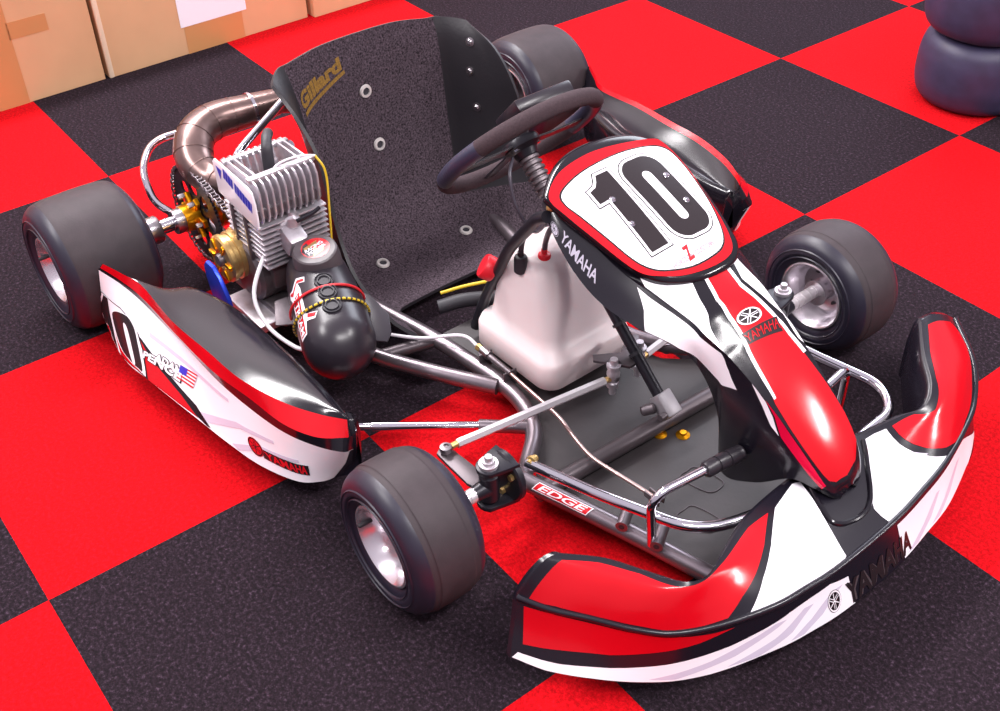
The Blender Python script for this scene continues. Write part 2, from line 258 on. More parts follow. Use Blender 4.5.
# ------------------------------------------------------------------ mesh builder
class MB:
    def __init__(s): s.v = []; s.f = []; s.m = []; s.names = []
    def mi(s, name):
        if name not in s.names: s.names.append(name)
        return s.names.index(name)
    def add(s, V, F, m):
        o = len(s.v); s.v += [tuple(map(float, p)) for p in V]
        k = s.mi(m)
        for f in F: s.f.append(tuple(i + o for i in f)); s.m.append(k)
    def grid(s, P, m, cu=False, cv=False, cap=False):
        """P[i][j] points; m is a name or a function of (i, j)"""
        nu, nv = len(P), len(P[0]); o = len(s.v)
        for r in P: s.v += [tuple(map(float, p)) for p in r]
        for i in range(nu if cu else nu - 1):
            for j in range(nv if cv else nv - 1):
                a, b, c, d = i * nv + j, ((i + 1) % nu) * nv + j, ((i + 1) % nu) * nv + (j + 1) % nv, i * nv + (j + 1) % nv
                s.f.append((a + o, b + o, c + o, d + o)); s.m.append(s.mi(m if isinstance(m, str) else m(i, j)))
        if cap:
            mm = m if isinstance(m, str) else m(0, 0)
            s.f.append(tuple(o + j for j in range(nv))); s.m.append(s.mi(mm))
            s.f.append(tuple(o + (nu - 1) * nv + j for j in range(nv))); s.m.append(s.mi(mm))
    def tube(s, path, r, m, n=12, cap=True, closed=False):
        path = [np.array(p, float) for p in path]; N = len(path)
        rr = list(r) if hasattr(r, '__len__') else [r] * N
        T = []
        for i in range(N):
            a = path[(i - 1) % N if closed else max(0, i - 1)]; b = path[(i + 1) % N if closed else min(N - 1, i + 1)]
            t = b - a; T.append(t / (np.linalg.norm(t) + 1e-12))
        u = np.cross(T[0], [0, 0, 1.])
        if np.linalg.norm(u) < .05: u = np.cross(T[0], [0, 1., 0])
        u /= np.linalg.norm(u); R = []
        for i in range(N):
            u = u - T[i] * np.dot(u, T[i]); u /= np.linalg.norm(u); w = np.cross(T[i], u)
            R.append([path[i] + rr[i] * (math.cos(2 * PI * k / n) * u + math.sin(2 * PI * k / n) * w) for k in range(n)])
        s.grid(R, m, cu=closed, cv=True, cap=cap and not closed)
    def lathe(s, prof, origin, axis, m, n=32, cap=False):
        """prof: (radius, height along axis); m a name or list of names per profile segment"""
        a = np.array(axis, float); a /= np.linalg.norm(a); o = np.array(origin, float)
        u = np.cross(a, [0, 0, 1.])
        if np.linalg.norm(u) < .05: u = np.cross(a, [1., 0, 0])
        u /= np.linalg.norm(u); w = np.cross(a, u)
        P = [[o + a * h + r * (math.cos(2 * PI * k / n) * u + math.sin(2 * PI * k / n) * w) for k in range(n)] for r, h in prof]
        s.grid(P, m if isinstance(m, str) else (lambda i, j: m[min(i, len(m) - 1)]), cv=True, cap=cap)
    def box(s, c, size, m, rot=None, bev=.0, seg=2):
        b = bmesh.new(); bmesh.ops.create_cube(b, size=1)
        bmesh.ops.scale(b, vec=size, verts=b.verts)
        if bev: bmesh.ops.bevel(b, geom=b.edges[:], offset=bev, segments=seg, affect='EDGES', profile=.5)
        M = Matrix.Translation(c) @ (rot.to_4x4() if rot is not None else Matrix.Identity(4))
        b.transform(M); s.bm(b, m)
    def bm(s, b, m):
        b.verts.index_update()
        s.add([v.co for v in b.verts], [[v.index for v in f.verts] for f in b.faces], m); b.free()
    def prism(s, poly, fr, h, m, bev=0.):
        """polygon of 2D points pushed through fr(x, y, z) from z=0 to z=h"""
        b = bmesh.new()
        lo = [b.verts.new((x, y, 0)) for x, y in poly]; f = b.faces.new(lo)
        r = bmesh.ops.extrude_face_region(b, geom=[f])
        bmesh.ops.translate(b, vec=(0, 0, h), verts=[v for v in r['geom'] if isinstance(v, bmesh.types.BMVert)])
        if bev:
            e = [e for e in b.edges if abs(e.verts[0].co.z - e.verts[1].co.z) < 1e-7]
            bmesh.ops.bevel(b, geom=e, offset=bev, segments=2, affect='EDGES', profile=.5)
        for v in b.verts: v.co = Vector(fr(*v.co))
        s.bm(b, m)
    def sheet(s, V2, F, f, m, nx=24, ny=24):
        """flat 2D faces cut into a fine lattice, then laid on a surface by f(x, y)"""
        b = bmesh.new(); vs = [b.verts.new((x, y, 0)) for x, y in V2]
        for q in F:
            try: b.faces.new([vs[i] for i in q])
            except ValueError: pass
        xs = [p[0] for p in V2]; ys = [p[1] for p in V2]
        for k in range(1, nx):
            x = min(xs) + (max(xs) - min(xs)) * k / nx
            bmesh.ops.bisect_plane(b, geom=b.verts[:] + b.edges[:] + b.faces[:], plane_co=(x, 0, 0), plane_no=(1, 0, 0), dist=1e-7)
        for k in range(1, ny):
            y = min(ys) + (max(ys) - min(ys)) * k / ny
            bmesh.ops.bisect_plane(b, geom=b.verts[:] + b.edges[:] + b.faces[:], plane_co=(0, y, 0), plane_no=(0, 1, 0), dist=1e-7)
        for v in b.verts: v.co = Vector([float(c) for c in f(v.co.x, v.co.y)])
        s.bm(b, m)
    def poly(s, loops, f, m, nx=24, ny=24):
        loops = [[Vector((x, y, 0)) for x, y in l] for l in loops]
        tri = tessellate_polygon(loops); flat = [p for l in loops for p in l]
        s.sheet([(p.x, p.y) for p in flat], tri, f, m, nx, ny)
    def build(s, name, parent=None, sharp=35, solid=0., bevel=0., label=None):
        me = bpy.data.meshes.new(name); me.from_pydata(s.v, [], s.f)
        for n in s.names: me.materials.append(MATS[n])
        for p, k in zip(me.polygons, s.m): p.material_index = k
        b = bmesh.new(); b.from_mesh(me)
        bmesh.ops.recalc_face_normals(b, faces=b.faces); b.to_mesh(me); b.free()
        for p in me.polygons: p.use_smooth = True
        me.set_sharp_from_angle(angle=math.radians(sharp))
        o = bpy.data.objects.new(name, me); col.objects.link(o); o.parent = parent
        if solid:
            md = o.modifiers.new('thickness', 'SOLIDIFY'); md.thickness = abs(solid); md.offset = 0
        if label: o['label'] = label
        return o

def tag(o, label, cat, group=None):
    o['label'] = label; o['category'] = cat
    if group: o['group'] = group
    return o
def empty(name, loc, rz=0):
    o = bpy.data.objects.new(name, None); col.objects.link(o)
    o.location = loc; o.rotation_euler = (0, 0, rz); o.empty_display_size = .1
    return o
def smooth(pts, n=10, closed=False):
    P = np.array(pts, float)
    if closed:
        Q = np.concatenate([P[-2:], P, P[:3]]); k = len(P)
        t = (np.arange(k * n) / n + 2) / (len(Q) - 1)
        return list(catmull(Q, t))
    return list(catmull(P, np.linspace(0, 1, (len(P) - 1) * n + 1)))
def fillet(pts, rad, n=8):
    """polyline with its inner corners rounded"""
    P = [np.array(p, float) for p in pts]; out = [P[0]]
    for i in range(1, len(P) - 1):
        a, b, c = P[i - 1], P[i], P[i + 1]
        u = a - b; w = c - b; lu, lw = np.linalg.norm(u), np.linalg.norm(w)
        d = min(rad[i - 1] if hasattr(rad, '__len__') else rad, lu * .48, lw * .48); u /= lu; w /= lw
        for k in range(n + 1):
            t = k / n; out.append((b + u * d) * (1 - t) ** 2 + 2 * b * t * (1 - t) + (b + w * d) * t ** 2)
    return out + [P[-1]]
def offset_sign(S, toward):
    c = S.ev(.5, .5); return 1 if np.dot(S.nrm(.5, .5), np.array(toward) - c) > 0 else -1
class Skin:
    """lays prints on a surface, lifted off by a vinyl's thickness"""
    def __init__(s, S, toward): s.S = S; s.k = offset_sign(S, toward)
    def at(s, off):
        return lambda u, v: s.S.ev(u, v) + s.S.nrm(u, v) * s.k * off
TEXT = {}; FRAME = {}
def text2d(string, bold=.0, shear=0., frame=None):
    """frame: the boldness whose outline fills the unit box (a halo then spills over it)"""
    key = (string, bold, shear, frame)
    if key in TEXT: return TEXT[key]
    c = bpy.data.curves.new('lettering', 'FONT'); c.body = string; c.offset = bold; c.shear = shear; c.resolution_u = 3
    o = bpy.data.objects.new('lettering', c); col.objects.link(o)
    dg = bpy.context.evaluated_depsgraph_get(); dg.update()
    me = o.evaluated_get(dg).to_mesh()
    V = np.array([(v.co.x, v.co.y) for v in me.vertices]); F = [tuple(p.vertices) for p in me.polygons]
    o.evaluated_get(dg).to_mesh_clear()
    bpy.data.objects.remove(o); bpy.data.curves.remove(c)
    lo, hi = V.min(0), V.max(0)
    FRAME[(string, bold, shear)] = (lo, hi)
    if frame is not None: text2d(string, frame, shear); lo, hi = FRAME[(string, frame, shear)]
    TEXT[key] = ((V - lo) / (hi - lo), F)
    return TEXT[key]
def lettering(mb, string, quad, f, m, bold=.03, shear=0., nx=20, ny=4, frame=None):
    """quad: lower left, lower right, upper right, upper left in the surface's own 2D"""
    V, F = text2d(string, bold, shear, frame); q = [np.array(p, float) for p in quad]
    def g(x, y):
        p = (q[0] * (1 - x) + q[1] * x) * (1 - y) + (q[3] * (1 - x) + q[2] * x) * y
        return f(*p)
    mb.sheet([tuple(p) for p in V], F, g, m, nx, ny)
def fork_logo(mb, c, ru, rv, f, dark, light):
    """round badge: ring and three crossed tuning forks"""
    circ = lambda k, n=28: [(c[0] + ru * k * math.cos(2 * PI * i / n), c[1] + rv * k * math.sin(2 * PI * i / n)) for i in range(n)]
    mb.poly([circ(1.)], f(0), dark, 6, 6)
    mb.poly([circ(.95), circ(.80)], f(.0003), light, 6, 6)
    for a in (PI / 2, PI / 2 + 2 * PI / 3, PI / 2 + 4 * PI / 3):
        def R(x, y): return (c[0] + ru * (x * math.cos(a) - y * math.sin(a)), c[1] + rv * (x * math.sin(a) + y * math.cos(a)))
        for box in ((-.72, -.045, 0., .045), (0., -.13, .08, .13), (.05, .07, .72, .14), (.05, -.14, .72, -.07)):
            x0, y0, x1, y1 = box
            mb.poly([[R(x0, y0), R(x1, y0), R(x1, y1), R(x0, y1)]], f(.0003), light, 2, 2)
# ------------------------------------------------------------------ floor (carpet tiles) 
T = .6096
fl = MB(); fl.box((1, .9, -.01), (9, 9, .02), 'rubber'); floor = fl.build('floor'); floor['kind'] = 'structure'
mat('wall_paint', (214, 206, 210), .8)
wl_ = MB(); wl_.box((-2.56, .9, 1.5), (.1, 9, 3.0), 'wall_paint'); wall = wl_.build('wall_back'); wall['kind'] = 'structure'
m = bpy.data.materials.new('carpet_tiles'); m.use_nodes = True; nt = m.node_tree; b = nt.nodes['Principled BSDF']
N = nt.nodes.new; Lk = nt.links.new
tc = N('ShaderNodeTexCoord'); mp = N('ShaderNodeMapping'); mp.inputs['Scale'].default_value = (1 / T,) * 3
mp.inputs['Location'].default_value = (0, 0, .5)
Lk(tc.outputs['Object'], mp.inputs['Vector'])
ck = N('ShaderNodeTexChecker'); ck.inputs['Scale'].default_value = 1; Lk(mp.outputs[0], ck.inputs['Vector'])
def noise(scale, detail=2):
    n = N('ShaderNodeTexNoise'); n.inputs['Scale'].default_value = scale; n.inputs['Detail'].default_value = detail
    Lk(tc.outputs['Object'], n.inputs['Vector']); return n
def ramp(src, stops):
    r = N('ShaderNodeValToRGB'); e = r.color_ramp.elements
    while len(e) < len(stops): e.new(.5)
    for k, (p_, c_) in enumerate(stops): e[k].position = p_; e[k].color = lin(c_)
    Lk(src, r.inputs[0]); return r
n1 = noise(150, 6); n1.inputs['Roughness'].default_value = .85
red = ramp(n1.outputs['Fac'], [(.34, (128, 1, 6)), (.5, (188, 3, 14)), (.66, (226, 12, 28))])
blk = ramp(n1.outputs['Fac'], [(.38, (16, 12, 15)), (.54, (36, 26, 33)), (.70, (88, 70, 86))])
mx = N('ShaderNodeMix'); mx.data_type = 'RGBA'
Lk(ck.outputs['Fac'], mx.inputs['Factor']); Lk(red.outputs[0], mx.inputs[6]); Lk(blk.outputs[0], mx.inputs[7])
Lk(mx.outputs[2], b.inputs['Base Color']); b.inputs['Roughness'].default_value = .95; b.inputs['Specular IOR Level'].default_value = .12
bp = N('ShaderNodeBump'); bp.inputs['Strength'].default_value = .6; bp.inputs['Distance'].default_value = .003
Lk(n1.outputs['Fac'], bp.inputs['Height']); Lk(bp.outputs[0], b.inputs['Normal'])
floor.data.materials[0] = m

# ------------------------------------------------------------------ the kart
ORG = Vector((-.70, .345, 0)); RZ = math.radians(1.5)
kart = empty('go_kart', ORG, RZ)
tag(kart, 'red, white and black racing kart parked on the chequered carpet', 'go-kart')

# wheels -----------------------------------------------------------
def wheel(name, c, R, w, side, front, steer=0.):
    """side -1: outer face towards -y"""
    ax = np.array([math.sin(steer) * -side * side, side * math.cos(steer), 0.])
    h = w / 2; rl = .0665
    out = [(rl + .004, h - .012), (rl + .010, h - .006), (rl + .020, h - .002), (R * .72, h + .002), (R * .84, h - .002), (R * .915, h - .010), (R * .96, h - .020), (R * .982, h - .032)]
    tread = [(R * .994, h * .45), (R, 0), (R * .994, -h * .45)]
    prof = out + tread + [(r, -y) for r, y in reversed(out)]
    prof = smooth([(r, y, 0) for r, y in prof], 4); prof = [(p[0], p[1]) for p in prof]
    t = MB()
    seg = ['tyre_wall' if abs(prof[i][1]) > h - .022 else 'tyre_tread' for i in range(len(prof) - 1)]
    t.lathe(prof, c, ax, seg, 72)
    # raised rings moulded on the walls
    for s in (1, -1):
        for rr in (R * .66, R * .78):
            t.lathe([(rr - .0015, s * (h + .0005)), (rr, s * (h + .0028)), (rr + .0015, s * (h + .0005))], c, ax, 'tyre_wall', 72)
    ty = t.build(name, kart, 50)
    r = MB(); e = h - .006
    d = e - .010 - (.055 if front else .095)                # where the disc sits, measured from the middle outwards
    bar = [(rl + .004, -e), (rl + .005, -e + .004), (rl + .001, -e + .010), (rl - .006, -e + .022), (rl - .012, -e * .4), (rl - .012, e * .5), (rl - .006, e - .022), (rl + .001, e - .010), (rl + .005, e - .004), (rl + .004, e),
           (rl, e + .001), (rl - .004, e - .004), (rl - .010, e - .018), (rl - .015, e - .030), (rl - .015, d + .016), (rl - .020, d + .006), (rl - .030, d), (.020, d), (.020, d - .006), (rl - .030, d - .006), (rl - .018, d - .012),
           (rl - .015, d - .024), (rl - .013, -e + .026), (rl - .008, -e + .014), (rl - .003, -e + .003), (rl + .001, -e - .001), (rl + .004, -e)]
    r.lathe(bar, c, ax, 'rim_alloy', 56)
    u = np.array([0, 0, 1.]); w_ = np.cross(ax, u); c = np.array(c)
    if front:                                              # bearing hub, bolts and flat dark spots for the shade in the disc holes
        r.lathe([(.006, d + .030), (.019, d + .030), (.022, d + .026), (.022, d - .034), (.026, d - .036), (.026, d - .040), (.004, d - .040)], c, ax, 'rim_alloy', 28)
        for k in range(6):
            a = 2 * PI * k / 6 + .3; p = c + (u * math.cos(a) + w_ * math.sin(a)) * .038
            for sgn, dd in ((1, d + .0006), (-1, d - .0066)):
                r.lathe([(.0008, dd), (.0075, dd)], p, ax, 'rubber', 16)
    else:
        r.lathe([(.016, d + .004), (.020, d + .004), (.030, d), (.030, d - .02), (.016, d - .02)], c, ax, 'rim_alloy', 28)
        for k in range(3):
            a = 2 * PI * k / 3 + .5; p = c + (u * math.cos(a) + w_ * math.sin(a)) * .034
            r.lathe([(.0005, d + .012), (.006, d + .012), (.007, d + .010), (.007, d)], p, ax, 'steel', 6)
            r.lathe([(.0005, d - .018), (.006, d - .018), (.007, d - .016), (.007, d - .006)], p, ax, 'steel', 6)
    r.build('wheel_rim', ty, 40)
    v = MB(); p = c + w_ * (rl - .010)
    v.lathe([(.004, e - .020), (.004, e + .002), (.003, e + .004), (.0005, e + .004)], p, ax, 'rubber', 10)
    v.build('tyre_valve', ty)
    return ty
FR, RR = .127, .139
wheel('front_tyre', (1.025, -.498, FR), FR, .128, -1, True, .03)
wheel('front_tyre', (1.036, .512, FR), FR, .132, 1, True, -.03)
wheel('rear_tyre', (0., -.566, RR), RR, .192, -1, False)
wheel('rear_tyre', (0., .632, RR), RR, .188, 1, False)

# chassis ----------------------------------------------------------
def tube(name, pts, r, m, rad=.05, parent=kart, n=16, label=None):
    t = MB(); t.tube(fillet(pts, rad) if rad else pts, r, m, n); return t.build(name, parent, 50, label=label)
z = .055
tube('frame_rail', [(.30, -.19, z), (.60, -.133, z), (.76, -.118, z), (.85, -.124, z), (.925, -.157, z), (.995, -.245, z), (1.035, -.312, .085)], .0155, 'frame_grey', .06)
tube('frame_rail', [(.30, .24, z), (.62, .17, z), (.80, .155, z), (.90, .19, z), (.985, .28, z), (1.035, .346, .085)], .0155, 'frame_grey', .06)
tube('frame_rail', [(-.12, -.275, .075), (.10, -.29, z), (.40, -.30, z), (.563, -.258, z), (.70, -.183, z), (.785, -.132, z)], .0155, 'frame_grey', .08)
tube('frame_rail', [(-.12, .30, .075), (.10, .31, z), (.45, .30, z), (.70, .20, z), (.80, .16, z)], .0155, 'frame_grey', .08)
fs = MB(); fs.tube(fillet([(1.0, -.262, .066), (1.123, -.222, .06), (1.225, -.193, .058), (1.40, -.150, .055)], .08), .0155, 'frame_grey', 16)
def on_tube(a, b, r):
    a, b = np.array(a), np.array(b); d = (b - a) / np.linalg.norm(b - a); n = np.cross(d, [0, 0, 1.]); n /= np.linalg.norm(n); w = np.cross(n, d)
    if w[2] < 0: w = -w
    if n[1] > 0: n = -n
    return lambda off: (lambda x, y: a + d * x + (n * math.sin(y) + w * math.cos(y)) * (r + off))
ft = on_tube((.990, -.2645, .0660), (1.155, -.213, .0600), .0158)
rect = lambda x0, y0, x1, y1: [(x0, y0), (x1, y0), (x1, y1), (x0, y1)]
fs.poly([[(.045, 1.15), (.15, 1.15), (.158, .10), (.053, .10)]], ft(.0003), 'gloss_white', 4, 12)
fs.poly([[(.048, 1.05), (.149, 1.05), (.155, .2), (.054, .2)]], ft(.0006), 'print_red', 4, 12)
lettering(fs, 'EDGE', [(.055, .95), (.145, .95), (.149, .3), (.059, .3)], ft(.0009), 'gloss_white', .02, .15, 8, 10)
fs.build('frame_rail', kart, 50, label='grey front rail with a red maker sticker')
tube('frame_rail', [(1.0, .30, .066), (1.12, .27, .06), (1.225, .24, .058), (1.40, .19, .055)], .0155, 'frame_grey', .08)
tube('cross_tube', [(1.041, -.255, z), (1.063, .30, z)], .0155, 'frame_dark', 0)
tube('cross_tube', [(.22, -.25, z), (.22, .27, z)], .0155, 'frame_dark', 0)
tube('cross_tube', [(-.12, -.28, .075), (-.12, .31, .075)], .0155, 'frame_dark', 0)
tube('cross_tube', [(.565, -.255, z), (.60, -.13, z)], .013, 'frame_dark', 0)
for s, y0, y1 in ((-1, -.155, -.225), (1, .19, .25)):
    tube('pod_bar', [(.912, y0, z), (.846, y1, z)], .012, 'frame_grey', 0)
tube('pod_bar', [(.850, -.220, z), (.70, -.402, z), (.66, -.50, .09)], .008, 'chrome', .05)
tube('pod_bar', [(.850, .245, z), (.70, .43, z), (.66, .53, .09)], .008, 'chrome', .05)
tube('pod_bar', [(.28, -.30, z), (.30, -.44, z), (.30, -.54, .09)], .008, 'chrome', .05)
tube('pod_bar', [(.28, .31, z), (.30, .48, z), (.30, .60, .09)], .008, 'chrome', .05)
tr = MB()
poly = [(.57, -.10), (.76, -.100), (.85, -.105), (.92, -.14), (.985, -.21), (1.04, -.245), (1.21, -.19), (1.33, -.165), (1.36, -.12), (1.36, .16), (1.33, .20), (1.21, .235), (1.04, .285), (.985, .26), (.91, .18), (.80, .14), (.57, .15)]
tr.prism(poly, lambda x, y, zz: (x, y, .034 + zz), .003, 'tray_black')
tr.build('floor_tray', kart)
# tray fixings: gold washers, pressed slots
for x, y in ((1.047, .022), (1.075, .052), (1.205, -.172)):
    t = MB(); t.lathe([(.0005, .045), (.006, .045), (.0065, .041), (.013, .0385), (.013, .037)], (x + .012, y, 0), (0, 0, 1), 'gold', 20); t.build('tray_washer', kart)
for x0, y0 in ((1.16, -.03), (1.17, .09), (1.22, -.10)):
    t = MB(); t.tube(smooth([(x0, y0, .0375), (x0 + .05, y0 + .01, .0375), (x0 + .06, y0 + .03, .0375), (x0 + .05, y0 + .05, .0375), (x0, y0 + .04, .0375), (x0 - .005, y0 + .02, .0375)], 6, True), .0012, 'frame_dark', 6, closed=True); t.build('tray_slot', kart)

# front axle -------------------------------------------------------
def front_end(s, yk, yw):
    """steering yoke, spindle and arm; s=-1 right hand side"""
    k = MB(); x = 1.030
    for zz in (.165, .088):                                 # ears of the yoke
        k.prism([(.021 * math.cos(q), yk + s * (.032 + .019 * math.sin(q))) for q in np.linspace(0, PI, 10)] + [(-.026, yk + s * .012), (-.030, yk - s * .010), (.030, yk - s * .010), (.026, yk + s * .012)], lambda a, b_, c_: (x + a, b_, zz + c_), .009, 'cast_black', .002)
    k.lathe([(.0005, -.012), (.044, -.012), (.047, -.009), (.047, -.001), (.044, .002), (.0005, .002)], (x, yk, .131), (0, s, 0), 'cast_black', 36)
    for a in range(3):
        q = 2 * PI * a / 3 + .6
        k.lathe([(.0005, .008), (.006, .008), (.006, .001)], (x + .03 * math.cos(q), yk, .131 + .03 * math.sin(q)), (0, s, 0), 'brass', 6)
    k.build('steering_yoke', kart)
    b_ = MB()
    b_.lathe([(.0005, .194), (.006, .194), (.007, .192), (.007, .185), (.010, .185), (.011, .183), (.011, .180), (.016, .180), (.016, .174)], (x, yk + s * .030, 0), (0, 0, 1), 'cast_alu', 16)
    b_.build('king_pin', kart)
    b_ = MB(); b_.lathe([(.0005, .074), (.009, .074), (.009, .088)], (x, yk + s * .030, 0), (0, 0, 1), 'cast_black', 6)
    b_.build('king_pin_nut', kart)
    p = MB()
    p.lathe([(.013, .100), (.017, .104), (.017, .155), (.013, .160)], (x, yk + s * .030, 0), (0, 0, 1), 'cast_black', 24, True)
    p.tube([(x, yk + s * .03, .128), (x, yk + s * .062, .128)], [.017, .0125], 'cast_black', 18)
    p.build('stub_axle_body', kart)
    a_ = MB()
    e = abs(yw - yk) - .03
    L_ = [(.0095, .058)]
    nn = 5; st = max(.02, e - .058) / nn
    for i in range(nn):
        h0 = .058 + st * i
        L_ += [(.0125, h0), (.0125, h0 + st * .82), (.0110, h0 + st * .85), (.0110, h0 + st)]
    L_ += [(.0085, .058 + st * nn), (.0085, abs(yw - yk) + .03), (.0005, abs(yw - yk) + .03)]
    a_.lathe(L_, (x, yk, .128), (0, s, 0), 'polished_alu', 20)
    a_.build('stub_axle', kart)
    m_ = MB()
    q = [(x - .004, yk + s * .046), (x - .03, yk + s * .052), (x - .09, yk + s * .050), (x - .117, yk + s * .048), (x - .125, yk + s * .036), (x - .118, yk + s * .022), (x - .08, yk + s * .020), (x - .012, yk + s * .016)]
    m_.prism(q, lambda a, b2, c_: (a, b2, .118 + c_), .007, 'frame_dark', .0015)
    for dx, dy in ((-.108, .035), ):
        m_.lathe([(.0005, .138), (.006, .138), (.0075, .136), (.0075, .129), (.011, .129), (.011, .125)], (x + dx, yk + s * dy, 0), (0, 0, 1), 'cast_dark', 6)
    m_.build('steering_arm', kart)
front_end(-1, -.318, -.498); front_end(1, .336, .512)
def rod(name, a, b_, r, m, hexed=False, ends=True):
    t = MB(); a, b_ = np.array(a), np.array(b_); d = (b_ - a) / np.linalg.norm(b_ - a)
    t.tube([a + d * .022, b_ - d * .022], r, m, 6 if hexed else 16)
    if ends:
        for p, q in ((a, 1), (b_, -1)):
            t.tube([p + d * q * .010, p + d * q * .026], r * .72, 'brass', 12)
            t.lathe([(.005, -.006), (.010, -.005), (.011, 0), (.010, .005), (.005, .006)], p, (0, 0, 1), 'steel', 16)
    return t.build(name, kart, 40)
rod('tie_rod', (.922, -.353, .134), (.962, -.005, .125), .0082, 'polished_alu', True)
rod('tie_rod', (.922, .371, .134), (.956, .062, .125), .0082, 'polished_alu', True)

# steering ---------------------------------------------------------
C0 = np.array([.655, .034, .455]); AX = np.array([.741, 0, -.671]); UPV = np.array([.671, 0, .741]); YV = np.array([0, 1., 0])
t = MB(); t.tube([C0 + AX * .012, C0 + AX * .525], .0105, 'cast_black', 18)
sc_ = t.build('steering_column', kart)
t = MB()
pr_ = []
for i in range(7): pr_ += [(.0155, .030 + i * .011), (.0195, .032 + i * .011), (.0195, .037 + i * .011), (.0155, .039 + i * .011)]
t.lathe(pr_, C0, AX, 'cast_dark', 24); t.build('column_spacer', sc_)
t = MB(); t.box(C0 + AX * .535 + np.array([0, .004, -.002]), (.046, .034, .030), 'block_alu', Matrix.Rotation(math.radians(38), 3, 'Y'), .003)
t.lathe([(.0005, -.02), (.007, -.02), (.007, .02), (.0005, .02)], C0 + AX * .535 + np.array([.016, -.006, -.006]), (0, 1, 0), 'frame_dark', 12)
t.lathe([(.007, -.014), (.010, -.010), (.010, .010), (.007, .014)], C0 + AX * .54 + np.array([-.02, -.022, -.006]), (.5, .5, .3), 'cast_dark', 12, True)
t.build('column_block', kart)
# column arm with stacked rod-end bolts, and the two straps around the column
t = MB()
t.prism([(.93, -.028), (.985, .010), (.985, .04), (.93, .085), (.915, .075), (.945, .025), (.918, -.018)], lambda a, b_, c_: (a, b_, .150 + c_), .006, 'frame_dark', .001)
for x, y in ((.962, -.008), (.956, .062)):
    t.lathe([(.0005, .168), (.007, .168), (.008, .164), (.008, .156), (.013, .156), (.013, .150), (.009, .148), (.010, .142), (.012, .138), (.012, .132), (.009, .130), (.009, .118), (.011, .116), (.011, .106), (.006, .104), (.006, .088), (.0005, .088)], (x, y, 0), (0, 0, 1), 'cast_alu', 16)
t.build('column_arm', kart)
for s_ in (.37, .43):
    t = MB(); t.lathe([(.0105, -.003), (.0135, -.003), (.0135, .003), (.0105, .003)], C0 + AX * s_, AX, 'rubber', 18); t.build('cable_tie', sc_)
# upright of the column support, running down beside the tank
tube('column_support', [(.895, -.112, .474), (.868, -.108, .457), (.742, -.066, .315), (.648, -.050, .145), (.615, -.050, .058)], .0105, 'cast_black', .04)
tube('column_support', [(.868, .152, .459), (.745, .150, .315), (.655, .140, .145), (.62, .140, .058)], .0105, 'cast_black', .04)
# wheel
wm = MB(); R_ = .153; path = []; n = 72
def rimpt(a):
    return C0 + (YV * math.cos(a) + UPV * math.sin(a)) * R_
W = [rimpt(2 * PI * k / n) for k in range(n)]
fr = lambda k: (k / n) % 1
P = []
for k in range(n):
    a = 2 * PI * k / n; rad = (YV * math.cos(a) + UPV * math.sin(a))
    P.append([W[k] + .0155 * (rad * math.cos(q) + AX * math.sin(q)) for q in np.linspace(0, 2 * PI, 14, endpoint=False)])
def grip(i, j):
    d = i * 360 / n % 360
    return 'leather_blue' if (d < 32 or 148 < d < 200 or d > 340) else 'suede'
wm.grid(P, grip, cu=True, cv=True)
sw = wm.build('steering_wheel', kart, 60, label='black suede steering wheel with blue-black leather grips')
t = MB(); pl_ = lambda a, b_, c_: C0 + YV * a + UPV * b_ + AX * (.004 + c_)
for a in (0, PI, -PI / 2):
    ca, sa = math.cos(a), math.sin(a)
    f = lambda x, y, zz, ca=ca, sa=sa: pl_(x * ca - y * sa, x * sa + y * ca, zz)
    t.prism([(.015, -.022), (.06, -.013), (.146, -.014), (.146, .014), (.06, .013), (.015, .022)], f, .004, 'plastic_black', .001)
t.lathe([(.0005, -.004), (.034, -.004), (.036, 0), (.036, .010), (.024, .018), (.020, .030)], C0, AX, 'cast_black', 28)
for k in range(3):
    a = 2 * PI * k / 3 + .5
    t.lathe([(.0005, .016), (.006, .016), (.006, .008)], C0 + (YV * math.cos(a) + UPV * math.sin(a)) * .027, AX, 'chrome', 6)
t.build('wheel_spokes', sw)
t = MB(); t.box(C0 + UPV * .030 - AX * .045 + YV * .045, (.13, .085, .024), 'plastic_satin', Matrix((YV, UPV, AX)).transposed(), .006)
t.build('wheel_display', sw, label='flat black display box on the wheel')
t = MB(); t.tube(smooth([C0 + YV * -.03 + AX * .02, C0 + AX * .05 - YV * .055, C0 + AX * .10 - YV * .06 - UPV * .02, C0 + AX * .155 - YV * .05 - UPV * .02, (.86, -.06, .455)], 8), .0032, 'hose_grey', 8); t.build('display_cable', kart)
# nose panel -------------------------------------------------------
NT, NL, NR = nose_surfaces()
mb = MB()
mb.grid(NT.grid(80, 25), 'gloss_black'); mb.grid(NL.grid(80, 15), 'body_black'); mb.grid(NR.grid(80, 15), 'body_black')
st, sl = Skin(NT, (1.2, .03, 2)), Skin(NL, (1.2, -2, .4))
D = DECAL; o1, o2 = .0006, .0010
for k, m_ in (('nt_wht_l', 'gloss_white'), ('nt_wht_r', 'gloss_white'), ('nt_red', 'gloss_red')): mb.poly([D[k]], st.at(o1), m_, 30, 16)
for k in ('nt_wht_s1', 'nt_wht_s2'): mb.poly([D[k]], st.at(o2), 'gloss_white', 24, 10)
for k, m_ in (('nl_wht', 'gloss_white'), ('nl_wht2', 'gloss_white'), ('nl_pink', 'gloss_pink_red')): mb.poly([D[k]], sl.at(o1), m_, 24, 10)
q = D['nt_txt']; c4 = [q[3], q[2], q[1], q[0]]
c4c = np.mean(c4, 0); mb.poly([[tuple(c4c + (np.array(p) - c4c) * [1.28, 1.03]) for p in c4]], st.at(.0011), 'print_black', 6, 10)
